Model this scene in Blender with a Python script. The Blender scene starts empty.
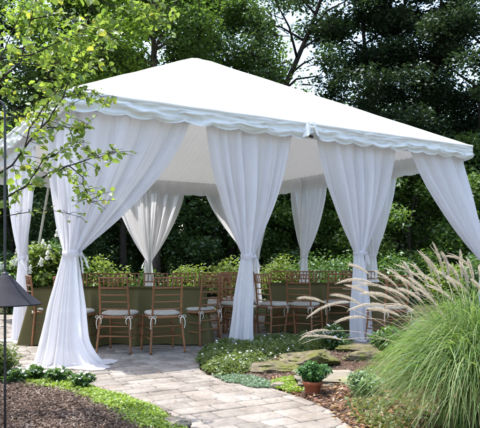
import bpy, math, random
import numpy as np
from mathutils import Vector, Matrix, noise as mnoise

# ---------------------------------------------------------------- camera, sky, sun, exposure
scene = bpy.context.scene
C = scene.collection
CAM_H = 1.17
U = 0.01064            # metres per pixel at the nearest tent corner
HZ = 258.0             # horizon row in the 480x428 photograph
YD = 6.714             # metres of depth at d = 1
cam_data = bpy.data.cameras.new("camera")
cam = bpy.data.objects.new("camera", cam_data)
C.objects.link(cam)
cam.location = (0, 0, CAM_H)
cam.rotation_euler = (math.radians(90), 0, 0)
cam_data.sensor_width = 36.0
cam_data.lens = 631.0 / 480.0 * 36.0
cam_data.shift_y = (HZ - 214.0) / 480.0
cam_data.clip_end = 500
scene.camera = cam

SUN_DIR = Vector((-0.26, 0.13, 0.94)).normalized()      # towards the sun
world = bpy.data.worlds.new("World")
scene.world = world
world.use_nodes = True
wn = world.node_tree
sky = wn.nodes.new("ShaderNodeTexSky")
sky.sky_type = 'NISHITA'
sky.sun_disc = False
sky.sun_elevation = math.asin(SUN_DIR.z)
sky.sun_rotation = math.atan2(SUN_DIR.x, SUN_DIR.y)
sky.dust_density = 3.0
sky.air_density = 1.2
wn.links.new(sky.outputs[0], wn.nodes["Background"].inputs[0])
wn.nodes["Background"].inputs[1].default_value = 0.15
sun_data = bpy.data.lights.new("sun", 'SUN')
sun_data.energy = 2.4
sun_data.angle = math.radians(0.6)
sun_data.color = (1.0, 0.96, 0.9)
sun = bpy.data.objects.new("sun", sun_data)
C.objects.link(sun)
sun.rotation_euler = SUN_DIR.to_track_quat('Z', 'Y').to_euler()
vs = scene.view_settings
vs.view_transform = 'Standard'
vs.look = 'None'
vs.exposure = 1.8
vs.gamma = 1
vs.use_curve_mapping = False
scene.cycles.max_bounces = 10
scene.cycles.transmission_bounces = 8
scene.cycles.diffuse_bounces = 5
scene.cycles.transparent_max_bounces = 10

# ---------------------------------------------------------------- helpers
def G(px, py, z=0.0):
    """ground point seen at a pixel of the photograph"""
    d = (CAM_H - z) / U / (py - HZ)
    return Vector(((px - 240) * d * U, d * YD, z))

def at(px, py, Y):
    d = Y / YD
    return Vector(((px - 240) * d * U, Y, CAM_H + (HZ - py) * d * U))

def tag(o, label=None, cat=None, group=None, kind=None):
    if label: o['label'] = label
    if cat: o['category'] = cat
    if group: o['group'] = group
    if kind: o['kind'] = kind
    return o

def empty(name, loc, rz=0.0):
    o = bpy.data.objects.new(name, None)
    o.empty_display_size = 0.1
    C.objects.link(o)
    o.location = loc
    o.rotation_euler = (0, 0, rz)
    return o

def copy_tree(o, parent=None):
    c = o.copy()
    C.objects.link(c)
    if parent: c.parent = parent
    for ch in o.children:
        copy_tree(ch, c)
    return c

class MB:
    def __init__(s):
        s.v = []; s.f = []; s.n = 0; s.m = []; s.uv = None
    def add(s, v, f, mi=0):
        v = np.asarray(v, dtype=np.float64).reshape(-1, 3)
        s.v.append(v)
        if isinstance(f, np.ndarray):
            s.f.append((f + s.n).astype(np.int64))
            s.m.append((len(f), mi))
        else:
            s.f.append([[i + s.n for i in q] for q in f])
            s.m.append((len(f), mi))
        s.n += len(v)
    def grid(s, P, close_u=False, mi=0):
        """P: (rows, cols, 3)"""
        r, c = P.shape[:2]
        idx = np.arange(r * c).reshape(r, c)
        if close_u:
            nx = np.roll(idx, -1, axis=1)
            a, b, cc, d = idx[:-1], nx[:-1], nx[1:], idx[1:]
        else:
            a, b, cc, d = idx[:-1, :-1], idx[:-1, 1:], idx[1:, 1:], idx[1:, :-1]
        s.add(P.reshape(-1, 3), np.stack([a.ravel(), b.ravel(), cc.ravel(), d.ravel()], 1), mi)
    def box(s, lo, hi, M=None, mi=0, bev=0.0):
        x0, y0, z0 = lo; x1, y1, z1 = hi
        v = [(x0,y0,z0),(x1,y0,z0),(x1,y1,z0),(x0,y1,z0),(x0,y0,z1),(x1,y0,z1),(x1,y1,z1),(x0,y1,z1)]
        if M is not None: v = [M @ Vector(p) for p in v]
        s.add([tuple(p) for p in v], [[0,3,2,1],[4,5,6,7],[0,1,5,4],[1,2,6,5],[2,3,7,6],[3,0,4,7]], mi)
    def tube(s, pts, rad, n=8, cap=True, mi=0):
        pts = [Vector(p) for p in pts]
        if not hasattr(rad, '__len__'): rad = [rad] * len(pts)
        rows = []
        ref = None
        for i, p in enumerate(pts):
            if i == 0: t = pts[1] - pts[0]
            elif i == len(pts) - 1: t = pts[-1] - pts[-2]
            else: t = pts[i+1] - pts[i-1]
            t = t.normalized() if t.length > 1e-9 else Vector((0,0,1))
            if ref is None:
                ref = Vector((0,0,1)) if abs(t.z) < .8 else Vector((1,0,0))
            a = (ref - t * ref.dot(t)).normalized()
            ref = a
            b = t.cross(a)
            rows.append([tuple(p + (a*math.cos(k*2*math.pi/n) + b*math.sin(k*2*math.pi/n))*rad[i]) for k in range(n)])
        P = np.array(rows)
        s.grid(P, close_u=True, mi=mi)
        if cap:
            base = s.n - P.shape[0]*n
            s.f.append([[base + k for k in reversed(range(n))], [base + (len(pts)-1)*n + k for k in range(n)]])
            s.m.append((2, mi))
    def lathe(s, prof, n=24, c=(0,0), mi=0):
        P = np.array([[(c[0]+r*math.cos(k*2*math.pi/n), c[1]+r*math.sin(k*2*math.pi/n), z) for k in range(n)] for r, z in prof])
        s.grid(P, close_u=True, mi=mi)
    def build(s, name, mats, parent=None, smooth=False, loc=None):
        me = bpy.data.meshes.new(name)
        V = np.concatenate(s.v)
        allq = all(isinstance(f, np.ndarray) and f.shape[1] == s.f[0].shape[1] for f in s.f) if isinstance(s.f[0], np.ndarray) else False
        if allq:
            F = np.concatenate(s.f)
            k = F.shape[1]
            starts = np.arange(len(F)) * k; tot = np.full(len(F), k); loops = F.ravel()
        else:
            L = []; starts = []; tot = []
            for f in s.f:
                for q in (f.tolist() if isinstance(f, np.ndarray) else f):
                    starts.append(len(L)); tot.append(len(q)); L.extend(q)
            loops = np.array(L); starts = np.array(starts); tot = np.array(tot)
        me.vertices.add(len(V)); me.vertices.foreach_set("co", V.astype(np.float32).ravel())
        me.loops.add(len(loops)); me.loops.foreach_set("vertex_index", loops.astype(np.int32))
        me.polygons.add(len(starts)); me.polygons.foreach_set("loop_start", starts.astype(np.int32))
        me.polygons.foreach_set("loop_total", tot.astype(np.int32))
        mi = np.concatenate([np.full(n, m) for n, m in s.m]).astype(np.int32)
        me.polygons.foreach_set("material_index", mi)
        if smooth: me.polygons.foreach_set("use_smooth", np.ones(len(starts), dtype=bool))
        me.update(calc_edges=True)
        me.validate()
        if not isinstance(mats, (list, tuple)): mats = [mats]
        for m in mats: me.materials.append(m)
        o = bpy.data.objects.new(name, me)
        C.objects.link(o)
        if parent: o.parent = parent
        if loc is not None: o.location = loc
        return o

# ---------------------------------------------------------------- materials
def mat(name):
    m = bpy.data.materials.new(name); m.use_nodes = True
    nt = m.node_tree; nt.nodes.clear()
    return m, nt, nt.nodes.new("ShaderNodeOutputMaterial")
def N(nt, t, **kw):
    n = nt.nodes.new(t)
    for k, v in kw.items():
        if k in n.inputs: n.inputs[k].default_value = v
        else: setattr(n, k, v)
    return n
def ramp(nt, fac, stops):
    r = nt.nodes.new("ShaderNodeValToRGB")
    e = r.color_ramp.elements
    while len(e) < len(stops): e.new(0.5)
    for i, (p, c) in enumerate(stops):
        e[i].position = p; e[i].color = (*c, 1)
    nt.links.new(fac, r.inputs[0])
    return r.outputs[0]

def add_random(m, lo=.8, hi=1.2):
    nt = m.node_tree; b = next(n for n in nt.nodes if n.type == 'BSDF_PRINCIPLED'); l = b.inputs['Base Color'].links[0]; src = l.from_socket
    oi = nt.nodes.new('ShaderNodeObjectInfo'); mr = nt.nodes.new('ShaderNodeMapRange'); mr.inputs[3].default_value = lo; mr.inputs[4].default_value = hi
    nt.links.new(oi.outputs['Random'], mr.inputs[0]); mx = nt.nodes.new('ShaderNodeVectorMath'); mx.operation = 'SCALE'
    nt.links.new(src, mx.inputs[0]); nt.links.new(mr.outputs[0], mx.inputs['Scale']); nt.links.new(mx.outputs[0], b.inputs['Base Color'])

def pmat(name, stops, rough=.6, scale=8, bump=0.0, bscale=None, metal=0, spec=.4, detail=6, stretch=None, mix2=None):
    m, nt, out = mat(name)
    tc = nt.nodes.new("ShaderNodeTexCoord")
    src = tc.outputs['Object']
    if stretch:
        mp = nt.nodes.new("ShaderNodeMapping"); mp.inputs['Scale'].default_value = stretch
        nt.links.new(src, mp.inputs[0]); src = mp.outputs[0]
    no = N(nt, "ShaderNodeTexNoise", Scale=scale, Detail=detail); nt.links.new(src, no.inputs['Vector'])
    col = ramp(nt, no.outputs[0], stops)
    if mix2:
        c2, sc2, lo, hi = mix2
        n2 = N(nt, "ShaderNodeTexNoise", Scale=sc2, Detail=5); nt.links.new(src, n2.inputs['Vector'])
        mr = nt.nodes.new("ShaderNodeMapRange"); mr.inputs[1].default_value = lo; mr.inputs[2].default_value = hi
        nt.links.new(n2.outputs[0], mr.inputs[0])
        mx = nt.nodes.new("ShaderNodeMixRGB"); nt.links.new(mr.outputs[0], mx.inputs[0])
        nt.links.new(col, mx.inputs[1]); mx.inputs[2].default_value = (*c2, 1)
        col = mx.outputs[0]
    b = nt.nodes.new("ShaderNodeBsdfPrincipled")
    nt.links.new(col, b.inputs['Base Color'])
    b.inputs['Roughness'].default_value = rough; b.inputs['Metallic'].default_value = metal
    b.inputs['Specular IOR Level'].default_value = spec
    if bump:
        n3 = N(nt, "ShaderNodeTexNoise", Scale=bscale or scale*4, Detail=6); nt.links.new(src, n3.inputs['Vector'])
        bp = nt.nodes.new("ShaderNodeBump"); bp.inputs['Strength'].default_value = bump; bp.inputs['Distance'].default_value = .02
        nt.links.new(n3.outputs[0], bp.inputs['Height']); nt.links.new(bp.outputs[0], b.inputs['Normal'])
    nt.links.new(b.outputs[0], out.inputs[0])
    return m

def leafmat(name, cols, trans=.45, rough=.45, gloss=.12, tcol=1.6):
    """cols: list of colours picked per leaf"""
    m, nt, out = mat(name)
    g = nt.nodes.new("ShaderNodeNewGeometry")
    k = len(cols)
    col = ramp(nt, g.outputs['Random Per Island'], [((i+.5)/k, c) for i, c in enumerate(cols)])
    d = nt.nodes.new("ShaderNodeBsdfDiffuse"); nt.links.new(col, d.inputs[0])
    t = nt.nodes.new("ShaderNodeBsdfTranslucent")
    mx = nt.nodes.new("ShaderNodeMixRGB"); mx.blend_type = 'MULTIPLY'; mx.inputs[0].default_value = 1
    nt.links.new(col, mx.inputs[1]); mx.inputs[2].default_value = (tcol*1.08, tcol*1.15, tcol*.65, 1)
    nt.links.new(mx.outputs[0], t.inputs[0])
    m1 = nt.nodes.new("ShaderNodeMixShader"); m1.inputs[0].default_value = trans
    nt.links.new(d.outputs[0], m1.inputs[1]); nt.links.new(t.outputs[0], m1.inputs[2])
    gl = nt.nodes.new("ShaderNodeBsdfGlossy"); gl.inputs['Roughness'].default_value = rough
    gl.inputs[0].default_value = (.8, .9, .95, 1)
    m2 = nt.nodes.new("ShaderNodeMixShader"); m2.inputs[0].default_value = gloss*.3
    nt.links.new(m1.outputs[0], m2.inputs[1]); nt.links.new(gl.outputs[0], m2.inputs[2])
    nt.links.new(m2.outputs[0], out.inputs[0])
    return m

def clothmat(name, col, trans=.4, transp=0.0, wave=None, bump=.15, bscale=6, tc=None):
    m, nt, out = mat(name)
    tcn = nt.nodes.new("ShaderNodeTexCoord")
    no = N(nt, "ShaderNodeTexNoise", Scale=bscale, Detail=5); nt.links.new(tcn.outputs['Object'], no.inputs['Vector'])
    bp = nt.nodes.new("ShaderNodeBump"); bp.inputs['Strength'].default_value = bump; bp.inputs['Distance'].default_value = .03
    nt.links.new(no.outputs[0], bp.inputs['Height'])
    c = ramp(nt, no.outputs[0], [(.3, tuple(x*.93 for x in col)), (.7, col)])
    d = nt.nodes.new("ShaderNodeBsdfDiffuse"); nt.links.new(c, d.inputs[0]); nt.links.new(bp.outputs[0], d.inputs['Normal'])
    t = nt.nodes.new("ShaderNodeBsdfTranslucent"); t.inputs[0].default_value = (*(tc or col), 1)
    nt.links.new(bp.outputs[0], t.inputs['Normal'])
    m1 = nt.nodes.new("ShaderNodeMixShader"); m1.inputs[0].default_value = trans
    nt.links.new(d.outputs[0], m1.inputs[1]); nt.links.new(t.outputs[0], m1.inputs[2])
    last = m1
    if transp:
        tr = nt.nodes.new("ShaderNodeBsdfTransparent")
        m2 = nt.nodes.new("ShaderNodeMixShader"); m2.inputs[0].default_value = transp
        nt.links.new(m1.outputs[0], m2.inputs[1]); nt.links.new(tr.outputs[0], m2.inputs[2]); last = m2
    nt.links.new(last.outputs[0], out.inputs[0])
    return m

M = {}
M['canopy'] = clothmat('canopy vinyl', (.86,.86,.85), trans=.22, bump=.1, bscale=2.5)
M['valance'] = clothmat('valance vinyl', (.82,.83,.81), trans=.25, bump=.3, bscale=9)
M['liner'] = clothmat('liner fabric', (.82,.815,.825), trans=.36, bump=.08, bscale=12)
M['sheer'] = clothmat('sheer curtain', (.90,.885,.915), trans=.58, transp=.08, bump=.1, bscale=14)
M['olive'] = clothmat('olive table linen', (.115,.098,.045), trans=.05, bump=.1, bscale=5)
M['wood'] = pmat('chair wood', [(.3,(.15,.060,.024)),(.7,(.28,.118,.048))], rough=.38, scale=14, stretch=(6,6,1), bump=.05)
M['cushion'] = pmat('ivory cushion', [(.3,(.40,.37,.31)),(.7,(.52,.48,.42))], rough=.9, scale=20, bump=.15, spec=.1)
M['tie'] = pmat('ivory ribbon', [(.3,(.60,.56,.48)),(.7,(.72,.68,.60))], rough=.8, scale=20, spec=.1)
M['steel'] = pmat('white tent pole', [(.3,(.6,.6,.6)),(.7,(.7,.7,.7))], rough=.35, scale=10, metal=.3)
M['blackmetal'] = pmat('black metal', [(.3,(.012,.012,.014)),(.7,(.03,.03,.032))], rough=.4, scale=30, spec=.5, bump=.05)
M['shade'] = pmat('dark lamp shade', [(.3,(.013,.013,.019)),(.7,(.022,.022,.03))], rough=.75, scale=18, spec=.15, bump=.04, metal=.0)
M['bark'] = pmat('bark', [(.3,(.035,.028,.022)),(.7,(.10,.08,.06))], rough=.95, scale=5, stretch=(4,4,1), bump=.8, bscale=12, spec=.1)
M['barkdark'] = pmat('dark bark', [(.3,(.018,.015,.013)),(.7,(.05,.04,.032))], rough=.95, scale=5, stretch=(4,4,1), bump=.8, bscale=12, spec=.1)
M['stem'] = pmat('green stem', [(.3,(.05,.07,.02)),(.7,(.10,.13,.04))], rough=.7, scale=6)
M['rock'] = pmat('mossy stone', [(.3,(.06,.05,.035)),(.5,(.13,.11,.075)),(.7,(.21,.18,.13))], rough=.95, scale=9, detail=12, bump=1.0, bscale=22, spec=.1, mix2=((.10,.105,.03), 5.5, .40, .60))
M['flatrock'] = pmat('pale flagstone', [(.3,(.12,.105,.08)),(.7,(.25,.225,.18))], rough=.9, scale=4, bump=.6, bscale=16, spec=.15, mix2=((.16,.17,.06), 2.5, .52, .7))
M['terracotta'] = pmat('terracotta', [(.3,(.22,.07,.035)),(.7,(.38,.13,.07))], rough=.85, scale=12, bump=.15, spec=.15)
M['soil'] = pmat('soil', [(.3,(.025,.018,.013)),(.7,(.07,.05,.035))], rough=1, scale=20, bump=.8, spec=.05)
M['plume'] = clothmat('grass plume', (.62,.56,.47), trans=.45, bump=0, tc=(.74,.67,.55))
M['rope'] = pmat('white webbing', [(.3,(.55,.54,.5)),(.7,(.68,.66,.62))], rough=.9, scale=30)
M['flower'] = clothmat('white petal', (.85,.86,.82), trans=.3, bump=0)
add_random(M['wood'], .75, 1.2); add_random(M['cushion'], .85, 1.1)
# ground
M['ground'] = pmat('garden soil ground', [(.3,(.03,.03,.015)),(.55,(.055,.05,.03)),(.75,(.08,.07,.045))], rough=1, scale=1.5, bump=.6, bscale=20, spec=.05, mix2=((.035,.06,.015), 1.1, .45, .6))
M['hill'] = pmat('wooded hill', [(.3,(.018,.03,.012)),(.7,(.05,.075,.025))], rough=1, scale=1.2, bump=1, bscale=3, spec=.05)
M['bed'] = pmat('mulch bed soil', [(.3,(.04,.025,.018)),(.55,(.09,.058,.042)),(.75,(.16,.11,.085))], rough=1, scale=30, bump=1, bscale=60, spec=.05)
def islandmat(name, cols, rough=.9, bump=.3, bscale=30):
    m, nt, out = mat(name)
    g = nt.nodes.new("ShaderNodeNewGeometry"); k = len(cols)
    col = ramp(nt, g.outputs['Random Per Island'], [((i+.5)/k, c) for i, c in enumerate(cols)])
    tc = nt.nodes.new("ShaderNodeTexCoord")
    no = N(nt, "ShaderNodeTexNoise", Scale=bscale, Detail=8); nt.links.new(tc.outputs['Object'], no.inputs['Vector'])
    n2 = N(nt, "ShaderNodeTexNoise", Scale=3.0, Detail=6); nt.links.new(tc.outputs['Object'], n2.inputs['Vector'])
    v = ramp(nt, no.outputs[0], [(.25,(.72,.72,.72)),(.7,(1.1,1.08,1.05))])
    v2 = ramp(nt, n2.outputs[0], [(.3,(.62,.60,.57)),(.6,(1,1,1))])
    a = nt.nodes.new("ShaderNodeMixRGB"); a.blend_type='MULTIPLY'; a.inputs[0].default_value=1
    nt.links.new(col,a.inputs[1]); nt.links.new(v,a.inputs[2])
    a2 = nt.nodes.new("ShaderNodeMixRGB"); a2.blend_type='MULTIPLY'; a2.inputs[0].default_value=1
    nt.links.new(a.outputs[0],a2.inputs[1]); nt.links.new(v2,a2.inputs[2])
    b = nt.nodes.new("ShaderNodeBsdfPrincipled"); nt.links.new(a2.outputs[0], b.inputs['Base Color'])
    b.inputs['Roughness'].default_value = rough; b.inputs['Specular IOR Level'].default_value = .2
    bp = nt.nodes.new("ShaderNodeBump"); bp.inputs['Strength'].default_value = bump; bp.inputs['Distance'].default_value=.01
    nt.links.new(no.outputs[0], bp.inputs['Height']); nt.links.new(bp.outputs[0], b.inputs['Normal'])
    nt.links.new(b.outputs[0], out.inputs[0])
    return m
M['paver'] = islandmat('pavers', [(.235,.212,.188),(.27,.246,.22),(.22,.20,.18),(.285,.262,.238),(.25,.22,.192),(.205,.188,.17)], bump=.5, bscale=25)
M['joint'] = pmat('mossy joint sand', [(.35,(.055,.05,.032)),(.5,(.06,.075,.025)),(.7,(.10,.085,.06))], rough=1, scale=7, bump=.5, bscale=60, spec=.05)
M['chip'] = islandmat('mulch chips', [(.085,.056,.043),(.14,.10,.08),(.05,.034,.026),(.19,.15,.125),(.10,.07,.055),(.26,.215,.18)], rough=.95, bump=.2)
M['deadleaf'] = leafmat('dry leaves', [(.22,.10,.05),(.30,.18,.08),(.14,.07,.05),(.34,.25,.12),(.20,.08,.06)], trans=.2)
# leaves
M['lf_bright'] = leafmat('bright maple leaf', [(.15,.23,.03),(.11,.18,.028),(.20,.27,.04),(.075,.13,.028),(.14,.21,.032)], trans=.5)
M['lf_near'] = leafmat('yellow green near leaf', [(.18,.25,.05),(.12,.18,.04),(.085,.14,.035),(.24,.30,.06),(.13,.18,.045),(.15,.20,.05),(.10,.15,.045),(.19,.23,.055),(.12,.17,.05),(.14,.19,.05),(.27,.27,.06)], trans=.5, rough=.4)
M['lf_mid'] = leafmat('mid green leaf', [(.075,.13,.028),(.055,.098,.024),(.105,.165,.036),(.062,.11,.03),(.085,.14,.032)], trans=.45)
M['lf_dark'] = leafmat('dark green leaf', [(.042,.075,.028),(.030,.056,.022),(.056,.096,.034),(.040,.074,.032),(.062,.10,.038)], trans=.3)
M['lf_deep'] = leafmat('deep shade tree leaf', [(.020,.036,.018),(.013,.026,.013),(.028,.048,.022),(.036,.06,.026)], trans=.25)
M['lf_ever'] = leafmat('evergreen leaf', [(.062,.108,.036),(.045,.08,.03),(.085,.135,.045)], trans=.42)
M['lf_under'] = leafmat('understorey leaf', [(.08,.135,.038),(.06,.105,.034),(.11,.17,.045)], trans=.45)
M['lf_lime'] = leafmat('lime shrub leaf', [(.17,.23,.05),(.13,.18,.04),(.22,.27,.065),(.09,.14,.04)], trans=.4)
M['lf_shrub'] = leafmat('green shrub leaf', [(.07,.13,.03),(.05,.10,.025),(.10,.17,.04),(.035,.075,.02)], trans=.35)
M['lf_cover'] = leafmat('ground cover leaf', [(.085,.12,.028),(.11,.15,.04),(.06,.09,.022),(.14,.17,.05)], trans=.4)
M['lf_blue'] = leafmat('blue green cover leaf', [(.12,.18,.12),(.09,.15,.09),(.16,.22,.14)], trans=.25)
M['lf_sedum'] = leafmat('lime ground cover leaf', [(.20,.28,.03),(.15,.23,.028),(.26,.32,.04),(.11,.18,.03)], trans=.35)
M['lf_rosette'] = leafmat('rosette leaf', [(.13,.17,.05),(.09,.13,.04),(.20,.17,.07),(.07,.10,.03),(.22,.13,.07),(.15,.20,.06)], trans=.3)
M['lf_pot'] = leafmat('potted herb leaf', [(.05,.13,.03),(.035,.095,.025),(.07,.16,.04)], trans=.3)
M['lf_silver'] = leafmat('silvery shrub leaf', [(.14,.21,.11),(.10,.16,.08),(.20,.27,.15)], trans=.3)
M['lf_grass'] = leafmat('ornamental grass blade', [(.10,.165,.045),(.07,.125,.038),(.14,.205,.065),(.05,.095,.03),(.20,.235,.10),(.09,.18,.03),(.20,.24,.10),(.11,.17,.05)], trans=.4, rough=.5, gloss=.05)
M['lf_straw'] = leafmat('straw blade', [(.30,.24,.10),(.22,.2,.08),(.16,.10,.05)], trans=.3)

# ---------------------------------------------------------------- leaf scattering
def rnd_unit(rng, n):
    v = rng.normal(size=(n, 3)); return v / np.linalg.norm(v, axis=1)[:, None]

def leaves(mb, P, size, rng, up=.6, aspect=.55, droop=0.0, shape='diamond', mi=0, jit=.35):
    """one small folded blade per point"""
    n = len(P)
    nrm = rnd_unit(rng, n); nrm[:, 2] = np.abs(nrm[:, 2]) + up
    nrm /= np.linalg.norm(nrm, axis=1)[:, None]
    ax = rnd_unit(rng, n); ax[:, 2] -= droop
    ax -= nrm * np.sum(ax * nrm, 1)[:, None]
    ax /= np.linalg.norm(ax, axis=1)[:, None] + 1e-9
    sd = np.cross(nrm, ax)
    s = size * (1 + jit * (rng.random(n) * 2 - 1)); s = s[:, None]
    w = s * aspect * .5
    if shape == 'diamond':
        V = np.stack([P, P + ax*s*.45 + sd*w + nrm*w*.35, P + ax*s, P + ax*s*.45 - sd*w + nrm*w*.35], 1)
        F = np.arange(n*4).reshape(n, 4)
        mb.add(V.reshape(-1, 3), F, mi)
    else:   # heart / ovate leaf: two folded halves of quads
        z = nrm * w * .3
        V = np.stack([P, P + ax*s*.5, P + ax*s - nrm*s*.12,
                      P + ax*s*.05 + sd*w*.75 + z, P + ax*s*.45 + sd*w + z, P + ax*s*.78 + sd*w*.55 + z*.5,
                      P + ax*s*.05 - sd*w*.75 + z, P + ax*s*.45 - sd*w + z, P + ax*s*.78 - sd*w*.55 + z*.5], 1)
        b = np.arange(n)[:, None] * 9
        F = np.concatenate([b + np.array([0,1,4,3]), b + np.array([1,2,5,4]), b + np.array([0,6,7,1]), b + np.array([1,7,8,2])])
        mb.add(V.reshape(-1, 3), F, mi)

def clumps(rng, centres, rads, n, flat=.7):
    centres = np.asarray(centres); rads = np.asarray(rads)
    w = rads**2; k = rng.choice(len(centres), n, p=w/w.sum())
    d = rnd_unit(rng, n) * (rng.random(n)**.45)[:, None]
    d[:, 2] *= flat
    return centres[k] + d * rads[k][:, None]

def make_tree(name, label, base, H, R, crown0, nleaf, lsize, lmat, bmat, seed, tr=.16, lean=(0,0), limbs=11,
              flat=.6, sub=4, crad=(.45,.9), cat='tree', group=None, shape='diamond', cut=None, fill=0, up=.6):
    rng = np.random.default_rng(seed); rr = random.Random(seed)
    root = empty(name, base)
    tag(root, label, cat, group)
    t = MB(); cen = []; rad = []
    K = 9; tp = []
    for i in range(K):
        f = i/(K-1)
        tp.append(Vector((lean[0]*f**1.3 + .12*math.sin(3*f*3+seed), lean[1]*f**1.3 + .1*math.cos(4*f+seed), H*.93*f - .05)))
    t.tube(tp, [tr*(1.25 if i == 0 else 1)*(1-.85*i/(K-1)) for i in range(K)], 9)
    for i in range(limbs):
        f = crown0/H + (.95 - crown0/H) * (i + rr.random()*.6) / limbs
        j = min(int(f*(K-1)), K-2); a = f*(K-1)-j
        p0 = tp[j].lerp(tp[j+1], a)
        ang = i*2.4 + rr.uniform(-.4,.4)
        shp = math.sin(math.pi*min(1, max(.12, (f*H-crown0)/(H-crown0)*.8+.22)))
        L = R*(.55+.45*rr.random())*max(.35, shp)
        rise = rr.uniform(.15,.6)*L
        p3 = p0 + Vector((math.cos(ang)*L, math.sin(ang)*L, rise))
        p1 = p0.lerp(p3,.35)+Vector((0,0,.12*L)); p2 = p0.lerp(p3,.7)+Vector((rr.uniform(-.1,.1)*L,rr.uniform(-.1,.1)*L,.1*L))
        r0 = tr*.42*(1-f*.6)
        t.tube([p0,p1,p2,p3],[r0,r0*.7,r0*.45,r0*.15],6)
        cen.append(p3); rad.append(rr.uniform(*crad))
        for s in range(sub):
            q0 = p0.lerp(p3, rr.uniform(.35,.95)); a2 = ang+rr.uniform(-1.4,1.4)
            q1 = q0+Vector((math.cos(a2),math.sin(a2),rr.uniform(-.2,.7)))*L*rr.uniform(.2,.5)
            t.tube([q0,q0.lerp(q1,.5)+Vector((0,0,.04)),q1],[r0*.35,r0*.22,r0*.1],5)
            cen.append(q1); rad.append(rr.uniform(*crad)*.85)
    cen.append(tp[-1]); rad.append(crad[1])
    cen = [tuple(c) for c in cen]
    P = clumps(rng, cen, rad, nleaf, flat)
    if fill:
        a = rng.random(fill)*2*math.pi; r = np.sqrt(rng.random(fill))*R*.9
        P2 = np.stack([np.cos(a)*r, np.sin(a)*r, crown0+rng.random(fill)*(H-crown0)*.9],1)
        P = np.concatenate([P,P2])
    if cut is not None: P = P[cut(P + np.array(base))]
    t.build('trunk', bmat, root, smooth=True)
    c = MB(); leaves(c, P, lsize, rng, up=up, shape=shape)
    c.build('crown', lmat, root)
    return root

def make_shrub(name, label, base, w, h, nleaf, lsize, lmat, seed, aspect=.55, cat='shrub', group=None, dep=None, stems=9, flat=.8,
               up=.5, flowers=0, fsize=.03, fmat=None, fname='flower', open_=.0, shape='diamond'):
    rng = np.random.default_rng(seed); rr = random.Random(seed)
    dep = dep or w
    root = empty(name, base); tag(root, label, cat, group)
    st = MB(); cen = []; rad = []
    for i in range(stems):
        a = i*2.39996+rr.uniform(-.3,.3); r = math.sqrt((i+.5)/stems)
        hh = h*(.62+.38*(1-r*r))*rr.uniform(.82,1.08)
        tip = Vector((math.cos(a)*r*w*.42, math.sin(a)*r*dep*.42, hh-.12*h))
        st.tube([(tip.x*.15,tip.y*.15,-.02),(tip.x*.5,tip.y*.5,hh*.45),tip],[.012*h+.004,.008*h+.003,.003],5)
        for q in range(3):
            f = .4+.3*q
            cen.append((tip.x*f+rr.uniform(-.05,.05)*w, tip.y*f+rr.uniform(-.05,.05)*w, tip.z*(f+.0)+.02)); rad.append(min(w,h)*rr.uniform(.18,.28)*(1-open_*.5))
    st.build('stem', M['stem'], root, smooth=True)
    P = clumps(rng, cen, rad, nleaf, flat); P[:,2] = np.abs(P[:,2])
    c = MB(); leaves(c, P, lsize, rng, up=up, aspect=aspect, shape=shape)
    c.build('foliage', lmat, root)
    if flowers:
        fm = MB()
        top = P[P[:,2] > h*.35]
        k = rng.choice(len(top), flowers)
        for i in k: flower(fm, top[i]+np.array([rr.uniform(-.02,.02),rr.uniform(-.02,0),.03]), fsize*rr.uniform(.7,1.2), rng)
        o = fm.build(fname, fmat or M['flower'], root)
        tag(o, kind='stuff')
    return root

def flower(mb, c, s, rng):
    """five flat petals around a centre"""
    a0 = rng.random()*6.28
    nrm = np.array([rng.normal()*.4, -.5+rng.normal()*.3, 1.0]); nrm /= np.linalg.norm(nrm)
    u = np.cross(nrm, [1,0,.1]); u /= np.linalg.norm(u); v = np.cross(nrm, u)
    c = np.array(c)
    for k in range(5):
        a = a0+k*2*math.pi/5
        d = u*math.cos(a)+v*math.sin(a); e = -u*math.sin(a)+v*math.cos(a)
        mb.add([c, c+d*s*.35+e*s*.28+nrm*s*.08, c+d*s*.6+nrm*s*.02, c+d*s*.35-e*s*.28+nrm*s*.08], np.array([[0,1,2,3]]))

# ---------------------------------------------------------------- the ground
gm = MB()
nx, ny = 60, 60
xs = np.concatenate([np.linspace(-300,-14,8), np.linspace(-12,12,44), np.linspace(14,300,8)])
ys = np.concatenate([np.linspace(-40,0,5), np.linspace(1,30,50), np.linspace(35,400,8)])
X, Y = np.meshgrid(xs, ys)
gm.grid(np.stack([X, Y, X*0-.045], 2))
tag(gm.build('ground', M['ground'], smooth=True), kind='structure')

def poly_sheet(name, pts, z, m, kind='structure'):
    mb = MB(); mb.add([(p[0], p[1], z) for p in pts], [list(range(len(pts)))])
    return tag(mb.build(name, m), kind=kind)

def inside(P, poly):
    x, y = P[:,0], P[:,1]; c = np.zeros(len(P), bool)
    n = len(poly)
    for i in range(n):
        x0, y0 = poly[i][0], poly[i][1]; x1, y1 = poly[(i+1)%n][0], poly[(i+1)%n][1]
        cond = ((y0 > y) != (y1 > y)) & (x < (x1-x0)*(y-y0)/((y1-y0) if y1 != y0 else 1e-9)+x0)
        c ^= cond
    return c

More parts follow.
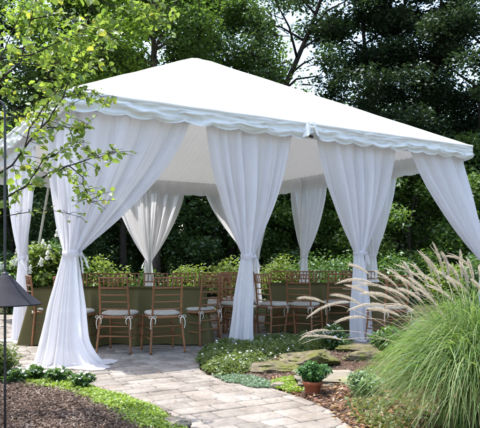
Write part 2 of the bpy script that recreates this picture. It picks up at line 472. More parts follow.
# paving: terrace under the tent and the path that leaves it towards the camera
left_edge = [G(-60,371), G(0,371), G(50,378), G(100,389), G(140,401), G(172,416), G(190,428), G(206,455), G(212,520)]
right_edge = [G(465,520), G(400,455), G(352,428), G(328,409), G(300,397), G(262,385), G(222,379), G(200,370), G(199,358), G(215,348)]
back = [(1.2,8.4),(2.6,9.2),(4.3,10.2),(.6,16.4),(-6.0,12.6),(-5,9)]
pave_poly = [tuple(p)[:2] for p in left_edge] + [tuple(p)[:2] for p in right_edge] + back
poly_sheet('terrace', pave_poly, -.012, M['joint'])
rngp = np.random.default_rng(3); rp = random.Random(3)
A = np.array([.49,-.872]); B = np.array([.872,.49])
PPn = np.array(pave_poly)
def snap(q):
    best = None
    for i in range(len(PPn)):
        a = PPn[i]; b = PPn[(i+1)%len(PPn)]; ab = b-a; t = min(1,max(0,float((q-a)@ab/(ab@ab+1e-9)))); c = a+t*ab
        dd = float(np.linalg.norm(q-c))
        if best is None or dd < best[0]: best = (dd, c)
    return best[1]
pv = MB(); cpos = -18.0
tops = []
while cpos < 4:
    wrow = rp.choice([.13,.16,.18,.18,.21])
    b = -9 + rp.random()*.3
    while b < 9:
        L = rp.choice([.16,.2,.24,.28,.32])
        g = .005
        a0, a1, b0, b1 = cpos+g, cpos+wrow-g, b+g, b+L-g
        cx = A*(a0+a1)/2+B*(b0+b1)/2+np.array([0,4.0])
        j = lambda: rp.uniform(-.004,.004)
        qs = [A*(a0+j())+B*(b0+j()), A*(a1+j())+B*(b0+j()), A*(a1+j())+B*(b1+j()), A*(a0+j())+B*(b1+j())]
        qs = [q+np.array([0,4.0]) for q in qs]
        ins_ = inside(np.array(qs), pave_poly)
        if ins_.any() and not ins_.all():
            qs = [q if k else snap(q) for q, k in zip(qs, ins_)]
        ar = abs(sum(qs[i][0]*qs[(i+1)%4][1]-qs[(i+1)%4][0]*qs[i][1] for i in range(4)))/2
        if ins_.any() and ar > .004 and cx[1] < 13:
            z = rp.uniform(-.003,.004)
            cc = np.mean(qs, 0)
            ins = [cc+(q-cc)*(1-.008/max(.1,np.linalg.norm(q-cc))) for q in qs]
            V = [(q[0],q[1],-.03) for q in qs]+[(q[0],q[1],z-.005) for q in qs]+[(q[0],q[1],z+rp.uniform(-.001,.001)) for q in ins]
            F = [[4,5,1,0],[5,6,2,1],[6,7,3,2],[7,4,0,3],[8,9,5,4],[9,10,6,5],[10,11,7,6],[11,8,4,7],[11,10,9,8]]
            pv.add(V, [list(reversed(f)) for f in F])
        b += L
    cpos += wrow
tag(pv.build('path', M['paver']), kind='structure')

# mulch beds (slightly mounded sheets)
def bed(name, poly, h, m=None):
    P = np.array(poly); x0,y0 = P.min(0); x1,y1 = P.max(0)
    n = 70
    X, Y = np.meshgrid(np.linspace(x0,x1,n), np.linspace(y0,y1,n))
    pts = np.stack([X.ravel(),Y.ravel()],1)
    ins = inside(pts, poly)
    # distance to outline
    d = np.full(len(pts), 9.0)
    for i in range(len(P)):
        a = P[i]; b = P[(i+1)%len(P)]; ab = b-a; t = np.clip(((pts-a)@ab)/(ab@ab+1e-9),0,1)
        d = np.minimum(d, np.linalg.norm(pts-(a+t[:,None]*ab),axis=1))
    z = np.where(ins, np.minimum(d,.5)/.5*h, -.06)
    z = np.where(ins, z, -.06)
    mb = MB(); mb.grid(np.stack([X, Y, z.reshape(n,n)-.004],2))
    return tag(mb.build(name, m or M['bed'], smooth=True), kind='structure')
def bed_z(P, poly, h):
    P2 = np.array(poly); d = np.full(len(P), 9.0)
    for i in range(len(P2)):
        a = P2[i]; b = P2[(i+1)%len(P2)]; ab = b-a; t = np.clip(((P[:,:2]-a)@ab)/(ab@ab+1e-9),0,1)
        d = np.minimum(d, np.linalg.norm(P[:,:2]-(a+t[:,None]*ab),axis=1))
    return np.minimum(d,.5)/.5*h
bedL = [tuple(p)[:2] for p in left_edge] + [(-1.0,1.0),(-6,1.0),(-6,6.2)]
bedR = [tuple(p)[:2] for p in reversed(right_edge)] + [(2.2,1.0),(7,1.5),(7,9.0),(4.4,9.4),(2.6,8.6),(1.2,8.0)]
bed('mulch_bed', bedL, .06); bed('planting_bed', bedR, .05)

def chips(name, poly, h, n, seed, s=.03, m='chip', clip=None, kind='stuff'):
    rng = np.random.default_rng(seed); Pp = np.array(poly)
    x0,y0 = Pp.min(0); x1,y1 = Pp.max(0)
    if clip: x0,x1,y0,y1 = clip
    P = np.stack([rng.uniform(x0,x1,n), rng.uniform(y0,y1,n), np.zeros(n)],1)
    P = P[inside(P, poly)]
    P[:,2] = bed_z(P, poly, h)+rng.uniform(0,.012,len(P))
    mb = MB(); leaves(mb, P, s, rng, up=1.6, aspect=.35, jit=.7)
    return tag(mb.build(name, M[m]), kind=kind)
chips('bark_mulch', bedL, .06, 95000, 5, .023, clip=(-3.5,-.2,2.8,6.3))
chips('bark_mulch', bedR, .05, 36000, 6, .023, clip=(-.3,3.2,2.8,8.0))

# ---------------------------------------------------------------- the tent
FL = Vector((-1.862, 6.714, 0)); e1 = Vector((.8534,.5213,0)); e2 = Vector((-.5213,.8534,0)); S = 6.55
EAVE = 2.97; PEAK = 4.72
def TP(a, b, z=0.0):
    p = FL + e1*(a*S) + e2*(b*S); return Vector((p.x, p.y, z))
tent = empty('frame_tent', TP(.5,.5))
tc = TP(.5,.5)
tag(tent, 'large white hip roofed party tent with scalloped valance over the dining tables', 'tent')
def wav(p, s, seed=0): return mnoise.noise(Vector((p[0]*s+seed, p[1]*s, p[2]*s)))
def sides():   # start corner, end corner (a,b)
    return [((0,0),(1,0)), ((1,0),(1,1)), ((1,1),(0,1)), ((0,1),(0,0))]
rf = MB()
for (a0,b0),(a1,b1) in sides():
    nu, nv = 48, 24
    P = np.zeros((nv+1, nu+1, 3))
    for i in range(nv+1):
        v = i/nv
        for j in range(nu+1):
            u = j/nu
            ea = a0+(a1-a0)*u; eb = b0+(b1-b0)*u
            q = TP(ea+(.5-ea)*v*.985, eb+(.5-eb)*v*.985) - tc
            sag = -.07*math.sin(math.pi*v)*math.sin(math.pi*u)
            z = EAVE+(PEAK-EAVE)*v + sag + .007*wav((q.x,q.y,0),2.2)
            if v == 1: z = PEAK - .02
            P[i,j] = (q.x,q.y,z)
    rf.grid(P)
roof = rf.build('roof', M['canopy'], tent, smooth=True)
cp = MB(); cp.lathe([(.0,PEAK-.012),(.06,PEAK-.016),(.12,PEAK-.04),(.16,PEAK-.07)],20); cp.build('peak_cap', M['canopy'], tent, smooth=True)
# valance of each side, scalloped, billowing and wrinkled
for k, ((a0,b0),(a1,b1)) in enumerate(sides()):
    nu, nv = 420, 16
    d = (TP(a1,b1)-TP(a0,b0)).normalized(); nrm = Vector((d.y,-d.x,0))
    P = np.zeros((nv+1,nu+1,3)); NS = 18
    for j in range(nu+1):
        u = j/nu
        s = abs(math.sin(math.pi*(u*NS+.15*math.sin(u*9))))
        lobe = .195+.035*s**.8+.01*wav((u*20,k,0),1)
        bul = .018+.014*wav((u*S*1.3,k*7,0),1.2)
        # the seam in the middle of the front: cloth pinched up around the pole fitting
        pin = math.exp(-((u-.5)/.012)**2) if k in (0,2) else 0
        side = math.exp(-((u-.5)/.03)**2) if k in (0,2) else 0
        for i in range(nv+1):
            v = i/nv
            p = TP(a0+(a1-a0)*u, b0+(b1-b0)*u) - tc
            wr = .014*wav((u*S*1.6+v*1.5,v*5+k*5,3),1.6)+.010*wav((u*S*5+v*3,v*6,9),1.0)+.013*math.sin(v*11+6*wav((u*S,0,k),1.0))-.030*(1-abs(wav((u*S*1.5+v*.8,v*4.5,5+k),1.4))*2)**3*.6
            o = bul*math.sin(math.pi*min(1,v*1.1)) + wr*min(1,v*4)*1.6 + .02*v + pin*.05*v + .012*side*math.sin(u*900)*v
            zz = EAVE+.004 - (lobe*(1-.35*pin))*v
            o *= .7
            P[i,j] = (p.x+nrm.x*(o+.004), p.y+nrm.y*(o+.004), zz)
    mb = MB(); mb.grid(P); mb.build('valance', M['valance'], tent, smooth=True)
# rolled eave edge over the rail
ed = MB()
for (a0,b0),(a1,b1) in sides():
    pts = []
    for j in range(61):
        u = j/60; p = TP(a0+(a1-a0)*u, b0+(b1-b0)*u)-tc
        pts.append((p.x,p.y,EAVE-.012+.006*wav((p.x,p.y,0),3)))
    ed.tube(pts, .024, 8)
ed.build('eave_edge', M['canopy'], tent, smooth=True)
# seam flap at the middle of the front
fl = MB()
p = TP(.5,0)-tc; nrm = -e2
for sgn in (-1,1):
    rows = []
    for i in range(9):
        v = i/8
        q = p + e1*(sgn*(.012+.04*v)) ; rows.append([tuple(q+nrm*(.03+.05*v)+Vector((0,0,EAVE+.022-.18*v))),
              tuple(q+e1*(sgn*.035)+nrm*(.05+.045*v)+Vector((0,0,EAVE+.012-.20*v))), tuple(q+e1*(sgn*(.07+.02*v))+nrm*.02+Vector((0,0,EAVE-.02-.19*v)))])
    fl.grid(np.array(rows))
fl.build('seam_flap', M['valance'], tent, smooth=True)
fm = MB(); fm.tube([p+nrm*.0+Vector((0,0,EAVE-.17)), p+nrm*.055+Vector((0,0,EAVE-.19))],.02,10)
fm.build('pole_fitting', M['blackmetal'], tent)
# liner: pleated ceiling and gathered inner valance
ln = MB()
for (a0,b0),(a1,b1) in sides():
    nu, nv = 360, 8
    P = np.zeros((nv+1,nu+1,3))
    for i in range(nv+1):
        v = i/nv
        for j in range(nu+1):
            u = j/nu; ea = a0+(a1-a0)*u; eb = b0+(b1-b0)*u
            ea = .5+(ea-.5)*.985; eb = .5+(eb-.5)*.985
            # pleats run at right angles to the eave: keep the along-eave position, climb to the hip
            w = abs(u-.5)*2; vmax = 1-w*.999
            vv = v*vmax
            ina = (.5-(a0+a1)/2)*2; inb = (.5-(b0+b1)/2)*2
            qa = ea+ina*.5*vv; qb = eb+inb*.5*vv
            q = TP(qa,qb)-tc
            z = EAVE-.05+(PEAK-EAVE-.05)*vv - .12*math.sin(math.pi*vv) + .012*math.sin(u*2*math.pi*52)
            P[i,j] = (q.x,q.y,z)
    ln.grid(P)
ln.build('ceiling_liner', M['liner'], tent, smooth=True)
for k, ((a0,b0),(a1,b1)) in enumerate(sides()):
    nu, nv = 720, 6
    d = (TP(a1,b1)-TP(a0,b0)).normalized(); nrm = Vector((-d.y,d.x,0))
    P = np.zeros((nv+1,nu+1,3))
    for i in range(nv+1):
        v = i/nv
        for j in range(nu+1):
            u = j/nu; ea = .5+(a0+(a1-a0)*u-.5)*.972; eb = .5+(b0+(b1-b0)*u-.5)*.972
            q = TP(ea,eb)-tc
            o = .014*math.sin(u*2*math.pi*95+1.5*math.sin(u*50))*(.5+.5*v)
            dep = .29 + .02*abs(math.sin(math.pi*u*18)) if k == 0 else .30+.018*abs(math.sin(math.pi*u*20))
            if k in (0,): dep = .16
            P[i,j] = (q.x+nrm.x*o, q.y+nrm.y*o, EAVE-.03-dep*v)
    mb = MB(); mb.grid(P); mb.build('inner_valance', M['liner'], tent, smooth=True)
leg_ab = [(0,0),(.35,0),(.655,0),(1,.333),(1,.666),(1,1),(.57,1),(0,1),(0,.72),(0,.38)]
for a,b in leg_ab:
    mb = MB(); q = TP(.5+(a-.5)*.945,.5+(b-.5)*.945)-tc
    mb.tube([(q.x,q.y,.0),(q.x,q.y,EAVE-.06)],.024,12)
    mb.box((q.x-.08,q.y-.08,.0),(q.x+.08,q.y+.08,.012))
    mb.build('leg', M['steel'], tent, smooth=False)

# ---------------------------------------------------------------- curtains
def side_pt(t):
    """t runs round the eave: 0..1 front, 1..2 right, 2..3 back, 3..4 left (wraps)"""
    t = t % 4
    k = int(t); f = t-k
    s = sides()[k]; a = s[0][0]+(s[1][0]-s[0][0])*f; b = s[0][1]+(s[1][1]-s[0][1])*f
    return .5+(a-.5)*.962, .5+(b-.5)*.962
def curtain(label, t0, tm, t1, tie_z, tie_r=.075, base_w=.3, base_d=.22, shift=(0,0), base_shift=(0,0), nf=13, seed=0, pool=.08, power=1.5, asym=0.0, inward=False, trail=None, flare=.75):
    a, b = side_pt(tm); c = TP(a,b)
    tie = Vector((c.x+shift[0], c.y+shift[1], tie_z))
    base = Vector((tie.x+base_shift[0], tie.y+base_shift[1], 0))
    rr = random.Random(seed); ph = [rr.random()*6.28 for _ in range(6)]
    # direction along the wall and outward normal at the tie
    pa = TP(*side_pt(tm-.02)); pb = TP(*side_pt(tm+.02)); d = (pb-pa).normalized(); nr = Vector((d.y,-d.x,0))
    if abs(tm-round(tm)) < .03: d = e1.copy() if round(tm)%4 in (0,1) else -e1; nr = Vector((d.y,-d.x,0))
    sg = -1 if inward else 1
    nu, nv1, nv2 = 220, 60, 56
    top = []; nrm = []
    for j in range(nu+1):
        u = j/nu; t = t0+(t1-t0)*u
        top.append(TP(*side_pt(t), EAVE-.10))
        q = TP(*side_pt(t+.004))-TP(*side_pt(t-.004)); q.normalize(); nrm.append(Vector((q.y,-q.x,0)))
    def fold(u, v, fr=1.0):
        w = u*nf*2*math.pi*fr
        return (math.sin(w*.5+ph[0]+2.2*math.sin(u*5+ph[1])+v*.5)*.75 + .28*math.sin(w*.97+ph[2]+v*1.6+1.5*math.sin(u*9+ph[5])) + .4*math.sin(w*.21+ph[3]) + .09*math.sin(w*2.3+ph[4]+v*2)*(.3+v) + .55*(1-abs(math.sin(w*.36+ph[5]+1.7*math.sin(u*7+ph[0])+v*.4)))**5)
    P = np.zeros((nv1+nv2+7, nu+1, 3))
    for i in range(nv1+1):
        v = i/nv1; z = (EAVE-.10)+(tie_z-(EAVE-.10))*v
        w0 = power
        for j in range(nu+1):
            u = j/nu
            th = -math.pi/2 - math.pi*2*u*.94 - .06*math.pi
            ring = d*(math.cos(th)*-tie_r) + nr*sg*(-math.sin(th)*-tie_r*.75)
            ring = d*(-math.cos(math.pi*u)*tie_r*1.05) + nr*sg*(math.sin(math.pi*u)*tie_r*.6)
            q = tie+ring
            w = v**(power+asym*max(0,1-2*u))
            p = top[j].lerp(q, w)
            am = .010+.050*math.sin(math.pi*min(1,v*.93+.04))**.9*(1-.3*v)
            am += .012*v
            f = fold(u, v)
            n_ = nrm[j].lerp(nr, v).normalized()
            p = p + n_*(f*am*sg + .05*math.sin(math.pi*v)*math.sin(math.pi*u))
            # little tension wrinkles near the tie
            p += d*(.006*math.sin(u*60+v*14)*v)
            # free edges hang a little low and the hem turns
            e = math.exp(-(min(u,1-u)/.05)**2)
            zz = z - .03*e*math.sin(math.pi*v) + .012*math.sin(u*31+ph[5])*math.sin(math.pi*v)
            if v == 0: zz = z
            P[i,j] = (p.x,p.y,zz)
    for i in range(1, nv2+7):
        v = min(1, i/nv2); z = tie_z*(1-v)
        extra = max(0, (i-nv2)/6)
        r = v**flare
        hw = tie_r*1.0 + (base_w/2-tie_r)*r + .016*math.sin(v*7+ph[1])*v
        hd = tie_r*.6 + (base_d/2-tie_r*.6)*r
        cc = tie.lerp(base, v); 
        for j in range(nu+1):
            u = j/nu
            th = math.pi*(1-u)
            # open front half wrapped round: slightly more than half a turn
            th = math.pi*1.12 - math.pi*1.24*u
            f = fold(u, 1+v, .62)
            am = (.010+.034*v)*(base_w/.35)**.6
            bx = hw+ f*am*.8 + extra*pool*(1+.5*math.sin(u*17+ph[2]))
            by = hd+ f*am + extra*pool*(1+.5*math.sin(u*17+ph[2]))
            p = cc + d*(math.cos(th)*bx) + nr*sg*(math.sin(th)*by)
            if trail is not None:
                tv = Vector((trail[0],trail[1],0)); k = max(0, (tv.normalized()).dot((p-cc).normalized()))
                p += tv*k*k*(max(0,v-.72)/.28)**2
            zz = z*(1-.0)+ .0
            if v > .9: zz = max(zz, .02+.018*math.sin(u*23+ph[0])*(v-.9)*10)
            if extra: zz = .012+.02*abs(math.sin(u*19+ph[3]))*(1-extra)
            P[nv1+i,j] = (p.x,p.y,zz)
    root = empty('curtain', (base.x,base.y,0)); tag(root, label, 'curtain', 'white curtains tied back around the tent')
    off = np.array([base.x,base.y,0]); P -= off
    mb = MB(); mb.grid(P); mb.build('drape', M['sheer'], root, smooth=True)
    # tie band with knot and two loose tails
    tb = MB(); cen = tie-Vector(off)
    R0 = tie_r*1.12; rows = []
    for i,(dz,k) in enumerate([(-.035,.98),(-.018,1.10),(0,1.12),(.018,1.10),(.035,.98)]):
        rows.append([tuple(cen+d*(math.cos(a)*R0*k)+nr*(math.sin(a)*R0*k*.78)+Vector((0,0,dz+.01*math.sin(a*3+i)))) for a in np.linspace(0,2*math.pi,33)[:-1]])
    tb.grid(np.array(rows), close_u=True)
    kn = cen + d*(R0*.9) + nr*sg*.02
    tb.tube([kn-Vector((0,0,.02)), kn+d*.035, kn+d*.05+Vector((0,0,-.03))],[.02,.034,.015],8)
    for s in (0,1):
        q = kn+d*(.02+.02*s)
        rows = []
        for i in range(7):
            f = i/6
            c0 = q+Vector((0,0,-.22*f*(1-.25*s)))+d*(.045*f*(1+s))+nr*(.02*math.sin(f*5))
            rows.append([tuple(c0-nr*.022-d*.008), tuple(c0+d*.008), tuple(c0+nr*.022-d*.004)])
        tb.grid(np.array(rows))
    tb.build('tie_band', M['sheer'], root, smooth=True)
    return root

curtain('big white curtain at the nearest tent corner, tied and spreading on the paving', -.15, 0.0, .225, 1.22, tie_r=.076, base_w=.56, base_d=.48, nf=15, seed=1, pool=.13, flare=1.05, shift=(-.04,.05), base_shift=(-.07,0), asym=1.6, trail=(.20,-.05), power=1.45)
curtain('white front curtain tied between the brown chairs and the flowering mound', .262, .355, .470, 1.19, tie_r=.07, base_w=.31, base_d=.24, nf=12, seed=2, base_shift=(-.07,0))
curtain('white front curtain whose tied foot stands behind the mossy stones', .532, .655, .771, 1.24, tie_r=.072, base_w=.33, base_d=.26, nf=12, seed=3, base_shift=(.04,0))
curtain('white curtain at the far right tent corner above the tall grass', .813, 1.0, 1.14, 1.08, tie_r=.08, base_w=.4, base_d=.35, nf=14, seed=4, shift=(.40,0), power=1.3)
curtain('white right side curtain half seen behind the one by the mossy stones', 1.22, 1.333, 1.44, 1.22, tie_r=.07, base_w=.3, base_d=.24, nf=10, seed=5, shift=(.05,0))
curtain('narrow backlit curtain on the right side of the tent with green hedge both sides', 1.527, 1.65, 1.735, 1.2, tie_r=.065, base_w=.3, base_d=.24, nf=9, seed=6, shift=(-.02,0), inward=True)
curtain('white curtain at the rear corner, mostly hidden by a tied front curtain', 1.86, 2.0, 2.2126, 1.10, tie_r=.07, base_w=.32, base_d=.26, nf=12, seed=7, inward=True, shift=(.1,-.1))
curtain('backlit rear curtain tied to a narrow waist beside the tree trunk', 2.285, 2.43, 2.571, 1.10, tie_r=.065, base_w=.26, base_d=.22, nf=11, seed=8, inward=True)
curtain('white curtain on the left side of the tent behind the black pole', 3.48, 3.62, 3.74, 1.17, tie_r=.075, base_w=.32, base_d=.3, nf=11, seed=9, pool=.13)

# guy strap at the rear
g = empty('guy_strap', TP(.24,1.31)); tag(g, 'pale slanting guy strap running from the tent edge down into the hydrangeas', 'strap')
mb = MB(); a = TP(.24,1.0,EAVE-.05)-TP(.24,1.31); b = Vector((0,0,0))
dv = (b-a).normalized(); sdv = dv.cross(Vector((0,1,0))).normalized()*.028
mb.grid(np.array([[tuple(a+(b-a)*f-sdv+Vector((0,-.003,0))), tuple(a+(b-a)*f+sdv)] for f in np.linspace(0,1,12)]))
mb.tube([a,b],.012,6); mb.build('webbing', M['rope'], g)
mb = MB(); mb.tube([(0,0,-.1),(0,0,.12)],.014,8); mb.build('stake', M['steel'], g)

# ---------------------------------------------------------------- tables
def table(label, cloth_label, x0, x1, y0, dep, h, seed, rot=0.0):
    cx, cy = (x0+x1)/2, y0+dep/2; w = (x1-x0)/2; dd = dep/2
    root = empty('banquet_table', (cx,cy,0), rot); tag(root, label, 'table', 'long banquet tables')
    mb = MB(); mb.box((-w+.01,-dd+.01,h-.03),(w-.01,dd-.01,h)); mb.build('tabletop', M['wood'], root)
    for sx in (-1,1):
        for sy in (-1,1):
            m2 = MB(); m2.tube([(sx*(w-.3),sy*(dd-.12),0),(sx*(w-.3),sy*(dd-.12),h-.03)],.015,8); m2.build('leg', M['steel'], root)
    # the cloth: top plus skirt with folds and corner cones
    cl = empty('tablecloth', (cx,cy,0), rot); tag(cl, cloth_label, 'tablecloth', 'olive tablecloths')
    per = []; n = 420; L = 2*(2*w+2*dd); rr = random.Random(seed)
    for j in range(n):
        s = j/n*L
        if s < 2*w: p = (-w+s,-dd,0,-1)
        elif s < 2*w+2*dd: p = (w,-dd+(s-2*w),1,0)
        elif s < 4*w+2*dd: p = (w-(s-2*w-2*dd),dd,0,1)
        else: p = (-w,dd-(s-4*w-2*dd),-1,0)
        per.append((s,)+p)
    P = np.zeros((24,n,3))
    corners = [0,2*w,2*w+2*dd,4*w+2*dd,L]
    for i in range(24):
        v = max(0,(i-2)/21)
        for j,(s,x,y,ax,ay) in enumerate(per):
            dc = min(abs(s-c) for c in corners)
            cone = math.exp(-(dc/.16)**2)
            f = .055*math.sin(s*6+seed+2*math.sin(s*1.7))+.03*math.sin(s*15+seed*2+math.sin(s*4))+.07*wav((s*1.4,seed,0),1)+.30*math.exp(-((s-.78-.1*v)/(.03+.07*v))**2)+.26*math.exp(-((s-1.42)/(.03+.07*v))**2)
            o = (.008+v*(.03+f*1.1+cone*.11))
            # seam where two cloths overlap
            nxn, nyn = ax, ay
            if dc < .16:
                q = Vector((x,y,0)); qq = Vector((math.copysign(1,x),math.copysign(1,y),0)).normalized()
                k = cone; nxn, nyn = ax*(1-k)+qq.x*k, ay*(1-k)+qq.y*k
            P[i,j] = (x+nxn*o, y+nyn*o, (h+.006)*(1-v)+.012*v if i > 0 else h+.006)
            if i == 0: P[i,j] = (x*.985,y*.97,h+.008)
    m3 = MB(); m3.grid(P, close_u=True)
    m3.f.append([list(range(n))]); m3.m.append((1,0))
    m3.build('cloth', M['olive'], cl, smooth=True)
    return root
table('long banquet table reaching left behind the nearest tied curtain', 'olive floor length cloth behind the nearest tied curtain', -2.80, -.50, 8.52, .76, .75, 1)
table('long banquet table farther back behind the white flowered bush', 'olive floor length cloth behind the white flowered bush', .50, 2.55, 9.95, .76, .75, 4)

# ---------------------------------------------------------------- chiavari chairs
def make_chair():
    root = empty('banquet_chair', (0,0,0))
    W = .185; r = .0125
    def bamboo(mb, a, b, rad):
        a = Vector(a); b = Vector(b); L = (b-a).length; pts = []; rs = []
        k = max(2, int(L/.11))
        for i in range(k*4+1):
            f = i/(k*4); pts.append(a.lerp(b,f)); rs.append(rad*(1.28 if i%4 == 0 else 1.0))
        mb.tube(pts, rs, 8)
    for sx in (-1,1):
        mb = MB()
        bamboo(mb, (sx*(W+.035),-.235,0), (sx*W,-.19,.45), r*1.05)
        bamboo(mb, (sx*W,-.19,.45), (sx*(W-.008),-.245,.93), r)
        mb.build('leg', M['wood'], root, smooth=True)
    for sx in (-1,1):
        mb = MB(); bamboo(mb, (sx*(W+.025),.225,0), (sx*(W+.01),.19,.45), r*1.05); mb.build('leg', M['wood'], root, smooth=True)
    st = MB()
    for z in (.18,.30):
        f = z/.45
        for sx in (-1,1):
            st.tube([(sx*(W+.035-.035*f),-.235+.045*f,z),(sx*(W+.025-.015*f),.225-.035*f,z)],.008,6)
        st.tube([(-(W+.035-.035*f),-.235+.045*f,z+.03),((W+.035-.035*f),-.235+.045*f,z+.03)],.008,6)
        st.tube([(-(W+.025-.015*f),.225-.035*f,z+.03),((W+.025-.015*f),.225-.035*f,z+.03)],.008,6)
    for sx in (-1,1):   # diagonal braces under the seat
        st.tube([(sx*W,-.19,.40),(sx*(W-.05),-.19,.445)],.006,5)
    st.build('stretcher', M['wood'], root, smooth=True)
    se = MB()
    n = 10
    prof = [(.0,.425),(.97,.425),(1.0,.435),(1.0,.448),(.97,.456),(0,.456)]
    rows = []
    for k, z in prof:
        row = []
        for a in np.linspace(0,2*math.pi,41)[:-1]:
            ca, sa = math.cos(a), math.sin(a); q = 4
            rad = (abs(ca)**q+abs(sa)**q)**(-1/q)
            row.append((ca*rad*(.205)*k, sa*rad*.215*k, z))
        rows.append(row)
    se.grid(np.array(rows), close_u=True); se.build('seat', M['wood'], root, smooth=True)
    cu = MB(); rows = []
    for k, z in [(0,.458),(.93,.458),(1.0,.468),(1.02,.482),(.98,.497),(.85,.508),(.5,.512),(0,.513)]:
        row = []
        for a in np.linspace(0,2*math.pi,41)[:-1]:
            ca, sa = math.cos(a), math.sin(a); q = 3.4
            rad = (abs(ca)**q+abs(sa)**q)**(-1/q)
            row.append((ca*rad*.205*k, .012+sa*rad*.21*k, z+.002*math.sin(a*5)))
        rows.append(row)
    cu.grid(np.array(rows), close_u=True); cush = cu.build('cushion', M['cushion'], root, smooth=True)
    for sx in (-1,1):
        ti = MB(); x = sx*(W+.004); y = -.205
        for side in (-1,1):      # loops of the bow
            pts = [(x,y-.012,.455)]
            for a in np.linspace(.3,5.9,9): pts.append((x+side*.024*(1-math.cos(a)), y-.018, .455+.016*math.sin(a)-.01))
            ti.tube(pts,.0035,5)
            L = .12+.03*(side*sx)
            rows = []
            for f in np.linspace(0,1,7):
                c = (x+side*(.008+.026*f+.012*math.sin(f*4)), y-.02-.012*math.sin(f*3), .45-L*f)
                rows.append([(c[0]-.005,c[1],c[2]),(c[0]+.005,c[1]-.002,c[2])])
            ti.grid(np.array(rows))
        ti.build('tie', M['tie'], cush, smooth=True)
    bk = MB()
    def by(z): return -.19-.055*(z-.45)/.48
    for z in (.925,.80,.715,.63,.54):
        xw = W-.004*(z-.45)/.48
        rad = .0105 if z > .75 else .0085
        # slightly arched top rail
        pts = [(x, by(z)-.012*(1-(x/xw)**2), z) for x in np.linspace(-xw,xw,9)]
        bk.tube(pts, rad, 7)
    for x in np.linspace(-.12,.12,5):
        bow = .012*(1-(x/W)**2)
        bk.tube([(x,by(.80)-bow,.80),(x,by(.86)-bow,.86),(x,by(.925)-bow,.925)],[.007,.0085,.007],6)
    bk.build('backrest', M['wood'], root, smooth=True)
    return root
GR = 'brown wooden banquet chairs around the olive tables'
ch0 = make_chair(); tag(ch0, 'x', 'chair', GR)
used = [False]
def place_chair(label, px=None, py=None, rot=0, xy=None):
    # px,py: pixel of the middle of the back-leg line on the ground
    if xy is None:
        g = G(px, py); xy = (g.x, g.y)
        a = math.radians(rot); xy = (xy[0]-math.sin(a)*.235, xy[1]+math.cos(a)*.235)
    c = ch0 if not used[0] else copy_tree(ch0)
    used[0] = True
    c.location = (xy[0], xy[1], .002); c.rotation_euler = (0,0,math.radians(rot)); c['label'] = label
    return c
place_chair('brown wooden chair just right of the nearest tied curtain, ivory ties hanging', 113.5, 354, -9)
place_chair('brown wooden chair turned left in the middle of the near olive cloth', 168, 353.5, 24)
place_chair('brown wooden chair set sideways at the right end of the near table', 211, 345, 52)
place_chair('brown wooden chair half behind the second tied curtain, left of its foot', 232, 337, -8)
place_chair('brown wooden chair set sideways at the left end of the farther table', 262, 337, -58)
place_chair('brown wooden chair turned right, left of the white flowered bush', 298, 338, -28)
place_chair('brown wooden chair behind the white flowered bush, its legs hidden', 340, 335, 6)
place_chair('brown wooden chair at the left end of the near table beside the lamp shade', 29, 344, -62)
place_chair('brown wooden chair seen only as a back above the tall grass plumes', 398, 344, 22)
place_chair('brown wooden chair edge showing behind the foot of the nearest tied curtain', xy=(-2.12,8.16), rot=-12)
xs1 = [-2.62,-2.16,-1.72,-1.30,-.88,-.48]
lab = ['leftmost far side chair of the near table, beside the hydrangeas','far side chair of the near table, hidden behind the nearest tied curtain',
 'far side chair of the near table, below the lime shrub by the big curtain','far side chair of the near table, just left of the narrow rear curtain',
 'far side chair of the near table, right of the narrow rear curtain','far side chair of the near table, below the rounded shrub beyond the tent']
for x, l in zip(xs1, lab): place_chair('brown '+l, xy=(x,9.52+.03*math.sin(x*9)), rot=180+7*math.sin(x*17))
xs2 = [.72,1.14,1.56,1.98,2.40]
lab = ['leftmost far side chair of the farther table','far side chair of the farther table seen left of the narrow right curtain',
 'far side chair of the farther table below the narrow right curtain','far side chair of the farther table right of the narrow right curtain','far side chair of the farther table by the tied curtain among the plumes']
for x, l in zip(xs2, lab): place_chair('brown '+l, xy=(x,10.98+.03*math.sin(x*9)), rot=180+7*math.sin(x*17))
place_chair('brown wooden chair standing between the two tables, near the tied curtain', xy=(.02,10.0), rot=-75)
place_chair('brown wooden chair at the rear between the tables under the lime shrub', xy=(-.02,10.9), rot=100)
place_chair('brown wooden chair at the rear of the gap, left of the tied curtain', xy=(-.28,10.3), rot=150)

# ---------------------------------------------------------------- lamp and shepherd's pole at the left edge
Yl = 3.55
lp = at(5.0, 300, Yl)
lamp = empty('garden_lamp', (lp.x, Yl, 0)); tag(lamp, 'dark cone shaded garden lamp on a slim black pole at the left edge', 'garden lamp')
dU = Yl/YD*U
def zpx(py): return CAM_H+(HZ-py)*dU
mb = MB()
top = zpx(100)
pts = [(0,0,-.05),(0,0,.5),(0,0,1.0),(0,0,top-.06)]
for a in np.linspace(0,2.6,9): pts.append((-.05+.05*math.cos(a), 0, top-.06+.06*math.sin(a)))
mb.tube(pts,.0075,8); mb.build('pole', M['blackmetal'], lamp, smooth=True)
ms = MB(); zt, zb = zpx(277), zpx(304); R = 35.5*dU
prof = [(.012,zt+.012),(.03,zt+.008),(.04,zt-.002),(R*.55,zt-(zt-zb)*.52),(R*.97,zb+.004),(R,zb),(R*.985,zb-.004),(R*.55,zt-(zt-zb)*.52-.006),(.03,zt-.012)]
ms.lathe(prof,48); sh = ms.build('shade', M['shade'], lamp, smooth=True)
mh = MB(); mh.lathe([(.0,zt+.03),(.016,zt+.028),(.02,zt+.01),(.02,zt-.005)],16); mh.build('finial', M['blackmetal'], lamp, smooth=True)
